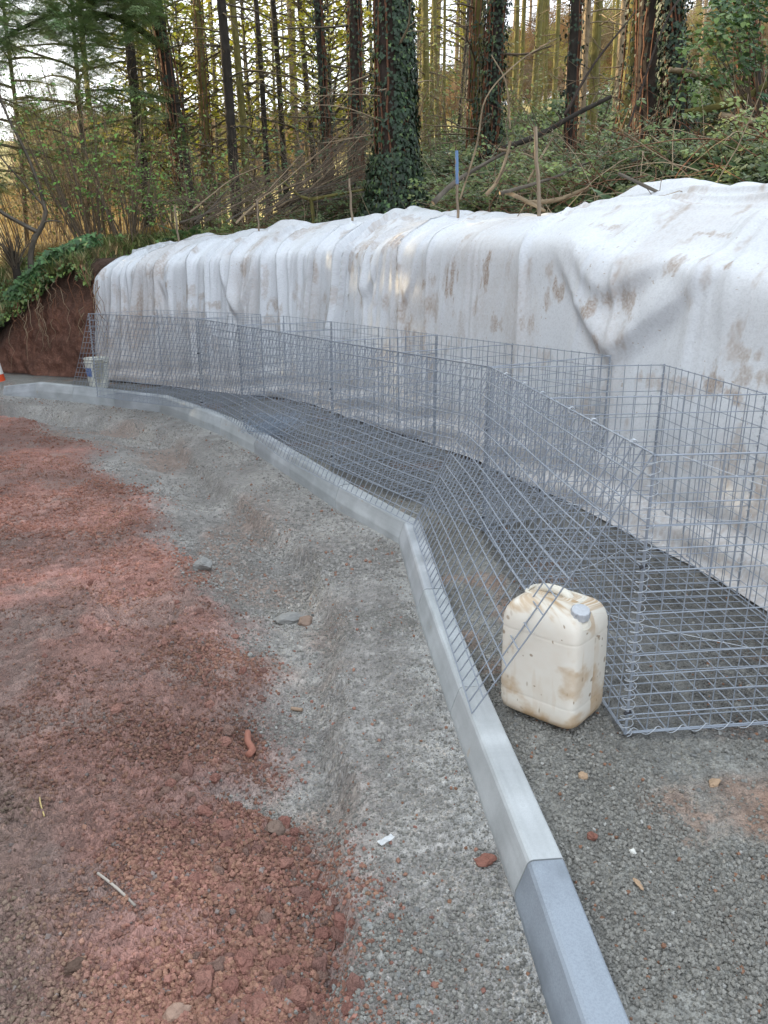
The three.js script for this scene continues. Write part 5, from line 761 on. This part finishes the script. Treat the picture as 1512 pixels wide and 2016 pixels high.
// fallen and broken branches on the bramble bank: points, radius at start and end, bark, label
for (const [name, cat, pts, r0, r1, m, label, cutEnd] of [
  ['fallen_log', 'log', [[1.18, 2.66, -8.5], [1.55, 2.80, -8.6], [1.95, 3.02, -8.8], [2.35, 3.22, -9.0]], 0.028, 0.02, 'wetBark', 'long dark fallen log slanting up to the right behind the tallest stake'],
  ['cut_branch', 'branch', [[0.50, 2.16, -8.5], [0.72, 2.36, -8.6], [0.98, 2.52, -8.7], [1.25, 2.66, -8.7]], 0.028, 0.014, 'greyBark', 'mossy cut branch with a pale sawn end left of the blue-topped stake', 1],
  ['broken_branch', 'branch', [[0.98, 2.20, -8.05], [1.08, 2.32, -8.05], [1.16, 2.52, -8.1], [1.20, 2.68, -8.1]], 0.02, 0.012, 'paleBark', 'upright splintered branch right of the blue-topped stake'],
  ['broken_branch', 'branch', [[1.05, 2.18, -7.6], [1.35, 2.26, -7.7], [1.75, 2.4, -7.9], [2.2, 2.62, -8.1]], 0.017, 0.010, 'greyBark', 'straight grey branch with a blunt broken end passing behind the tallest stake', 1],
  ['broken_branch', 'branch', [[1.12, 2.20, -7.7], [1.28, 2.12, -7.6], [1.45, 2.02, -7.5]], 0.022, 0.014, 'paleBark', 'short pale broken branch dropping left of the tallest stake'],
  ['broken_branch', 'branch', [[1.3, 2.1, -7.6], [1.55, 2.12, -7.6], [1.85, 2.22, -7.6]], 0.018, 0.022, 'paleBark', 'stripped pale branch lying low right of the tallest stake'],
  ['broken_branch', 'branch', [[1.1, 2.62, -8.2], [1.35, 2.58, -8.2], [1.5, 2.52, -8.2]], 0.012, 0.008, 'paleBark', 'bleached twisted branch below the dark fallen log'],
  ['broken_branch', 'branch', [[1.35, 2.3, -7.9], [1.5, 2.55, -8.1], [1.62, 2.72, -8.2]], 0.014, 0.008, 'paleBark', 'thin tan branch crossing the dark fallen log'],
  ['bent_branch', 'branch', [[0.78, 2.2, -8.6], [0.95, 2.75, -8.7], [1.02, 3.15, -8.7], [1.35, 3.5, -8.8], [1.75, 3.75, -9]], 0.011, 0.005, 'paleBark', 'long thin bent branch rising right of the thick ivy-clad trunk'],
  ['thin_branch', 'branch', [[1.35, 2.95, -9.2], [1.28, 3.4, -9.2], [1.12, 3.65, -9.2]], 0.011, 0.006, 'paleBark', 'thin pale branch hanging over the brambles left of the dark log'],
  ['red_branch', 'branch', [[1.95, 3.1, -9.3], [2.25, 3.6, -9.5], [2.75, 4.2, -9.8]], 0.018, 0.008, 'redBark', 'straight red-brown branch leaning up toward the nearly black trunk'],
  ['pale_log', 'log', [[3.15, 3.62, -9.7], [3.4, 3.58, -9.7], [3.75, 3.42, -9.6]], 0.028, 0.034, 'paleBark', 'pale bent log lying across the foot of the big brown trunk'],
  ['pale_log', 'log', [[3.35, 2.98, -8.6], [3.7, 2.92, -8.6], [4.0, 2.86, -8.5]], 0.035, 0.045, 'paleBark', 'mossy pale log lying under the leafy bush at the right', 1],
  ['mossy_branch', 'branch', [[3.1, 3.05, -8.9], [3.6, 3.15, -8.8], [4.05, 3.42, -8.8]], 0.04, 0.03, 'mossBark', 'dark mossy branch just above the mossy pale log'],
  ['sawn_stick', 'branch', [[1.72, 2.2, -6.2], [1.86, 2.12, -6.1], [2.0, 2.05, -6.05]], 0.011, 0.012, 'greyBark', 'stick with a white sawn end poking over the edge of the sheet', 1],
  ['arching_stem', 'branch', [[2.5, 2.9, -8.8], [3.0, 4.1, -9.3], [3.35, 4.35, -9.6], [3.9, 4.0, -9.8]], 0.012, 0.007, 'redBark', 'arching dark stem in front of the bright yellow trunk'],
]) {
  const g = thing(name, label, cat), q = spline(pts, 20); obj('wood', new Tubes().add(q, lerpN(r0, r1, 20), 9, true, 0.3, r0 * 999).geo(), M[m], g);
  const r = rng(Math.round(r0 * 1e4)), t = new Tubes(); for (let k = 0; k < 6; k++) limb(t, r, q[4 + Math.floor(r() * 16)], V(r() - 0.3, r() - 0.2, r() - 0.5), 0.12 + 0.3 * r(), r0 * 0.25, 0, 0.4, 4, 4); obj('side_twigs', t.geo(), M.twig, g);
  if (cutEnd) { const d = q[0].clone().sub(q[1]).normalize(), e = new THREE.CircleGeometry(r0 * 0.94, 12); e.lookAt(d); e.translate(q[0].x + d.x * 0.003, q[0].y + d.y * 0.003, q[0].z + d.z * 0.003); obj('cut_face', e, M.cutWood, g); }
}
// ---------------------------------------------------------------- ferns, leafy bush, ground cover
function fern(label, x, z, s, n, seed, o = {}) {
  const r = rng(seed), g = thing('fern', label, 'fern', [x, (o.y ?? floorY(x, z)) - 0.02, z]), c = o.c ?? [0.075, 0.15, 0.035]; const ms = [0.8, 1.05, 1.35].map((k) => { const m = M.leaf.clone(); m.color.setRGB(c[0] * k, c[1] * k, c[2] * k); return m; });
  for (let k = 0; k < n; k++) { const m = obj('frond', o.geo ?? G.frond, ms[k % 3], g), a = k / n * 6.283 + r() * 0.6, tl = 0.5 + 0.6 * r(); m.scale.setScalar(s * (0.7 + 0.5 * r())); m.quaternion.copy(qLook(V(-Math.cos(a) * Math.cos(tl), Math.sin(tl), -Math.sin(a) * Math.cos(tl)).multiplyScalar(1), V(Math.cos(a) * Math.sin(tl), Math.cos(tl), Math.sin(a) * Math.sin(tl)))); } return g;
}
const tongue = (() => { const p = [], idx = []; for (let i = 0; i <= 10; i++) { const t = i / 10, w = 0.10 * Math.pow(Math.sin(Math.PI * (0.1 + 0.88 * t)), 0.6) * (1 + 0.18 * Math.sin(i * 2.6)), z = -0.45 * t * t; p.push(-w, t, z + 0.02 * Math.sin(i * 3), 0, t, z - 0.015, w, t, z + 0.02 * Math.cos(i * 3)); if (i) { const b = (i - 1) * 3; idx.push(b, b + 1, b + 3, b + 1, b + 4, b + 3, b + 1, b + 2, b + 4, b + 2, b + 5, b + 4); } } return mesh(p, idx); })();
fern('broad-tongued light green fern at the edge of the sheet right of the tallest stake', 1.98, -7.05, 0.42, 11, 1, { geo: tongue, c: [0.085, 0.18, 0.05], y: 1.98 });
fern('feathery fern at the right edge of the picture above the sheet', 2.95, -6.25, 0.5, 11, 2, { c: [0.05, 0.12, 0.035] });
fern('lower feathery fern in the right corner of the bank', 3.35, -6.1, 0.5, 10, 3, { c: [0.045, 0.12, 0.035] });
fern('dark green fern by the foot of the thick ivy-clad trunk', -0.55, -10.9, 0.4, 11, 4, { c: [0.05, 0.13, 0.035] });
fern('fern beside the leftmost stake', -3.0, -12.75, 0.5, 10, 5, { c: [0.10, 0.19, 0.07] });
fern('small fern under the bent branches', -1.2, -11.5, 0.42, 9, 6, { c: [0.045, 0.11, 0.04] });
fern('small fern between the two right-hand stakes', 0.3, -9.9, 0.36, 9, 7, { c: [0.05, 0.12, 0.035] });
fern('high feathery fern hanging beside the leafy bush', 3.7, -7.6, 0.55, 9, 8, { c: [0.05, 0.12, 0.04], y: 2.75 });
{ // leafy bush filling the right edge
  const r = rng(77), g = thing('leafy_bush', 'large-leaved green bush at the right edge, in front of the trunks', 'bush', [4.0, 2.7, -8.9]), L = [], t = new Tubes();
  for (let k = 0; k < 30; k++) { const a = r() * 6.28; limb(t, r, V(0.2 * (r() - 0.5), 0, 0.2 * (r() - 0.5)), V(0.6 * Math.cos(a), 1, 0.6 * Math.sin(a)), 1.0 + 0.8 * r(), 0.012, 0, 0.3, 8, 5); } obj('stems', t.geo(), M.twig, g);
  for (let c = 0; c < 150; c++) { const a = r() * 6.28, e = Math.acos(1 - 1.25 * r()), R = (0.5 + 0.5 * Math.cbrt(r())), p = V(Math.cos(a) * Math.sin(e) * R * 0.95, 0.6 + Math.cos(e) * R * 0.95 + 0.3 * r(), Math.sin(a) * Math.sin(e) * R * 0.8), brightLeaf = r(); for (let k = 0; k < 26; k++) L.push({ p: p.clone().add(V(0.26 * (r() - 0.5), 0.24 * (r() - 0.5), 0.26 * (r() - 0.5))), q: qLook(V(r() - 0.5, 0.8, r() - 0.2), V(r() - 0.5, -0.5 + 0.8 * r(), r() - 0.3)), s: 0.045 + 0.045 * r(), c: vary(brightLeaf > 0.55 ? [0.16, 0.25, 0.06] : [0.06, 0.13, 0.04], r, 0.35) }); }  // paler and darker leaf clumps mixed at random
  instances('leaves', G.ovate, M.leaf, g, L);
  const h = thing('dead_bracken', 'rust-brown dead bracken hanging at the right edge under the leafy bush', 'bracken', [3.55, 2.2, -6.9]), bt = new Tubes(), B = []; for (let k = 0; k < 60; k++) { const q = limb(bt, r, V(0.9 * r() - 0.2, 0.55 + 0.5 * r(), 0.7 * (r() - 0.5)), V(r() - 0.5, -1, r() - 0.4), 0.4 + 0.4 * r(), 0.004, 0.3, 0.4, 6, 3); for (let m = 0; m < 8; m++) B.push({ p: q[Math.floor(r() * 7)].clone(), q: qLook(V(r() - 0.5, 0.4, r()), V(r() - 0.5, -1, r() - 0.5)), s: 0.04 + 0.06 * r(), c: vary([0.19, 0.075, 0.035], r, 0.4) }); } obj('stalks', bt.geo(), M.redTwig, h); instances('dry_fronds', G.lance, M.leaf, h, B);
  const yl = thing('young_laurel', 'sprig with three large pale green leaves at the right edge', 'sprig', [3.15, 2.35, -6.5]); obj('stem', new Tubes().add(spline([[0, -0.2, 0], [0.03, 0.1, 0.02], [0.02, 0.3, 0.05]], 8), 0.006, 5).geo(), M.twig, yl); const lm = M.leaf.clone(); lm.color.setRGB(0.12, 0.22, 0.08); for (let k = 0; k < 7; k++) { const m = obj('leaf', G.ovate, lm, yl); m.position.set(0.02, 0.12 + 0.03 * k, 0.04); m.scale.setScalar(0.13); m.quaternion.copy(qLook(V(Math.cos(k * 2.3) * 0.5, 0.7, 0.6), V(Math.cos(k * 2.3), -0.15, Math.sin(k * 2.3)))); }
}
{ // bramble bushes that stand out of the cover
  const r = rng(123);
  [[2.0, -8.3, 0.75, 'light green bramble bush above the broad-tongued fern'], [2.75, -8.0, 0.8, 'rounded bramble bush below the big brown trunk'], [1.2, -9.6, 0.6, 'bramble bush behind the long dark fallen log'], [3.1, -7.2, 0.7, 'dark bramble bush above the right end of the sheet'], [0.9, -11.6, 0.6, 'bramble bush right of the thick ivy-clad trunk'], [2.0, -10.6, 0.7, 'sunlit bramble bush under the nearly black trunk'], [-1.9, -12.2, 0.5, 'low bush among the bent branches'], [-0.6, -12.0, 0.6, 'bush between the bent branches and the thick ivy-clad trunk']].forEach(([x, z, s, label], i) => {
    const g = thing('bramble_bush', label, 'bush', [x, floorY(x, z) - 0.05, z]), t = new Tubes(), L = [];
    for (let k = 0; k < 46; k++) { const a = r() * 6.28, q = limb(t, r, V(0.4 * (r() - 0.5), 0, 0.4 * (r() - 0.5)), V(0.9 * Math.cos(a), 1.1, 0.9 * Math.sin(a)), s * (0.9 + 0.8 * r()), 0.005, 0.9, 0.3, 8, 4); for (let m = 0; m < 17; m++) { const e = q[2 + Math.floor(r() * 7)]; L.push({ p: e.clone().add(V(0.12 * (r() - 0.5), 0.1 * (r() - 0.3), 0.12 * (r() - 0.5))), q: qLook(V(r() - 0.5, 0.8, r() - 0.1), V(r() - 0.5, -0.4 + 0.5 * r(), r() - 0.4)), s: 0.045 + 0.05 * r(), c: vary(i % 3 === 0 ? [0.17, 0.22, 0.055] : i % 3 === 1 ? [0.09, 0.135, 0.035] : [0.12, 0.16, 0.036], r, 0.45) }); } }
    tag(obj('canes', t.geo(), M.redTwig, g), 0, 0, 0, 'stuff'); instances('leaves', G.trefoil, M.leaf, g, L);
  });
}
{ // ground cover that nobody could count
  const r = rng(88), ivy = [], br = [], gr = [], dead = [], brightLeaf = [], tw = new Tubes(), can = new Tubes();
  const mound = (x, z) => 0.55 * sst(0.35, 0.75, fbm(x * 0.9, z * 0.9, 3, 44));
  for (let k = 0; k < 150000; k++) {
    const D = 5.2 + 17 * Math.pow(r(), 1.5), a = -0.45 + 0.95 * r(), x = a * D, z = -D, us = wallUS(x, z), s = us[1]; if (s < 1.0 || z < -24) continue;
    const left = sst(-0.02, -0.18, a), y = bankY(x, z, us), m = mound(x, z) * (1 - 0.6 * left) * sst(1.1, 2.2, s), q = r(), up = m * Math.sqrt(r());
    if (left > r()) { if (q < 0.22) gr.push({ p: V(x, y - 0.02, z), r: [0.3 * (r() - 0.5), r() * 6, 0.3 * (r() - 0.5)], s: 0.14 + 0.22 * r(), c: vary(r() < 0.4 ? r() < 0.3 ? [0.34, 0.27, 0.12] : [0.30, 0.28, 0.11] : [0.16, 0.21, 0.06], r, 0.6) }); else if (q < 0.46) ivy.push({ p: V(x, y + 0.02 + 0.16 * r(), z), q: qLook(V(r() - 0.5, 1, r() - 0.2), V(r() - 0.5, -0.2, r() - 0.5)), s: 0.04 + 0.05 * r(), c: vary([0.10, 0.18, 0.05], r, 0.5) }); continue; }
    const far = sst(9, 16, D);
    if (q < 0.42) ivy.push({ p: V(x, y + 0.03 + up, z), q: qLook(V(r() - 0.5, 0.9, r() - 0.1), V(r() - 0.5, -0.4, r() - 0.5)), s: (0.035 + 0.05 * r()) * (1 + far), c: vary([0.06, 0.09, 0.024], r, 0.6) });
    else if (q < 0.72) br.push({ p: V(x, y + 0.05 + up * 1.15, z), q: qLook(V(r() - 0.5, 0.8, r()), V(r() - 0.5, -0.3, r() - 0.5)), s: (0.05 + 0.05 * r()) * (1 + far), c: vary(r() < 0.3 ? [0.18, 0.22, 0.055] : [0.085, 0.125, 0.034], r, 0.4) });
    else if (q < 0.8) dead.push({ p: V(x, y + 0.02 + 0.1 * r(), z), q: qLook(V(r() - 0.5, 1, r() - 0.5), V(r() - 0.5, 0, r() - 0.5)), s: 0.05 + 0.05 * r(), c: vary([0.17, 0.10, 0.05], r, 0.4) });
  }
  for (let k = 0; k < 11000; k++) { const x = -7.5 + 4.6 * r(), z = -13.6 + 2.6 * r(), us = wallUS(x, z), s = us[1]; if (s < (us[0] < 12.8 ? 1.35 : 0.02) || s > 2.6) continue; gr.push({ p: V(x, bankY(x, z, us) - 0.02, z), r: [0.5 * (r() - 0.5) + 0.35 * (s < 0.3), r() * 6, 0.5 * (r() - 0.5)], s: 0.07 + 0.30 * r() * r(), c: vary(r() < 0.45 ? [0.36, 0.28, 0.14] : [0.15, 0.20, 0.06], r, 0.6) }); }
  for (let k = 0; k < 6000; k++) { const x = -7.2 + 3.6 * r(), z = -13 + 1.9 * r(), us = wallUS(x, z); if (us[1] < (us[0] < 12.85 ? 1.4 : 0.02) || us[1] > 1.9 || fbm(x * 1.6, z * 1.6, 3, 17) < 0.42) continue; const e = us[1] < 0.3; if (e && r() < 0.5) continue; ivy.push({ p: V(x, bankY(x, z, us) + (e ? 0.12 * r() - 0.12 : 0.03 + 0.2 * r()), z + (e ? 0.1 : 0)), q: qLook(V(r() - 0.5, 0.7, r() + 0.1), V(r() - 0.5, -0.6, r() - 0.3)), s: 0.03 + 0.035 * r(), c: vary(r() < 0.3 ? [0.17, 0.25, 0.06] : [0.09, 0.15, 0.045], r, 0.5) }); }
  for (let k = 0; k < 5200; k++) { const x = -4.95 + 0.75 * (r() + r() - 1), z = -12.1 + 0.5 * (r() + r() - 1), us = wallUS(x, z); if (us[1] < 0.05) continue; ivy.push({ p: V(x, bankY(x, z, us) + 0.05 + 0.26 * r(), z), q: qLook(V(r() - 0.5, 0.8, r()), V(r() - 0.5, -0.5, r() - 0.3)), s: 0.05 + 0.05 * r(), c: vary([0.07, 0.15, 0.05], r, 0.5) }); }
  for (let k = 0; k < 9000; k++) { const D = 14 + 16 * r(), a = -0.05 + 0.42 * r(), x = a * D, z = -D; if (fbm(x * 0.6, z * 0.6, 3, 91) < 0.48) continue; brightLeaf.push({ p: V(x, floorY(x, z) + 0.1 + 0.8 * r() * r(), z), q: qLook(V(r() - 0.5, 0.8, r() - 0.2), V(r() - 0.5, -0.3, r() - 0.5)), s: 0.09 + 0.09 * r(), c: vary([0.13, 0.19, 0.045], r, 0.4) }); }
  for (let k = 0; k < 30000; k++) { const D = 14 + 26 * r(), a = -0.46 + 0.2 * r(), x = a * D, z = -D; gr.push({ p: V(x, floorY(x, z) - 0.03, z), r: [0.3 * (r() - 0.5), r() * 6, 0.3 * (r() - 0.5)], s: 0.25 + 0.4 * r(), c: vary([0.52, 0.40, 0.19], r, 0.35) }); }
  for (let k = 0; k < 2600; k++) { const D = 6.2 + 8 * r(), a = -0.18 + 0.66 * r(), x = a * D, z = -D, s = wallUS(x, z)[1]; if (s < 1.25) continue; const b = V(x, floorY(x, z) + 0.04 + mound(x, z) * r(), z); limb(r() < 0.5 ? tw : can, r, b, V(r() - 0.5, 0.5 * (r() - 0.25), r() - 0.5), 0.35 + 0.9 * r(), 0.0035 + 0.004 * r(), 0.5, 0.35, 7, 3); }
  const fs = []; for (let k = 0; k < 8000; k++) { const a = -0.42 + 0.9 * r(), D = 38 + 20 * r(), x = a * D, z = -D, hh = mix(0.8, 2.6, sst(0.08, 0.2, a)) * (0.5 + 0.9 * fbm(a * 14, 2, 3, 6)); fs.push({ p: V(x, floorY(x, z) + hh * Math.pow(r(), 0.8), z), q: qLook(V(r() - 0.5, r() - 0.5, 1), V(r() - 0.5, 1.2 * r(), 0.3 * (r() - 0.5))), s: 0.7 + 0.9 * r(), c: vary(r() < 0.4 ? [0.34, 0.21, 0.10] : r() < 0.5 ? [0.30, 0.29, 0.08] : [0.24, 0.17, 0.10], r, 0.35) }); }
  instances('far_scrub', G.spray, M.needle, scene, fs, 'tan and rust-brown scrub at the far edge of the wood', 'scrub');
  instances('ivy_cover', G.ivy, M.gloss, scene, ivy, 'dark ivy spreading over the bank and wood floor', 'ivy');
  instances('bramble_leaves', G.trefoil, M.leaf, scene, br, 'brambles covering the bank on the right above the sheet', 'brambles');
  instances('grass', G.tuft, M.grass, scene, gr, 'green and straw-coloured grass on the left end of the bank and the field edge', 'grass');
  instances('leaf_litter', G.ovate, M.grass, scene, dead, 'brown dead leaves lying among the brambles', 'leaf litter');
  instances('undergrowth', G.trefoil, M.leaf, scene, brightLeaf, 'sunlit low undergrowth among the trunks', 'undergrowth');
  tag(obj('dead_stalks', tw.geo(), M.paleTwig), 'pale dead stalks tangled through the brambles', 'dead stalks', 0, 'stuff');
  tag(obj('bramble_canes', can.geo(), M.redTwig), 'red-brown bramble canes arching over the bank', 'bramble canes', 0, 'stuff');
}
renderer.render(scene, camera);
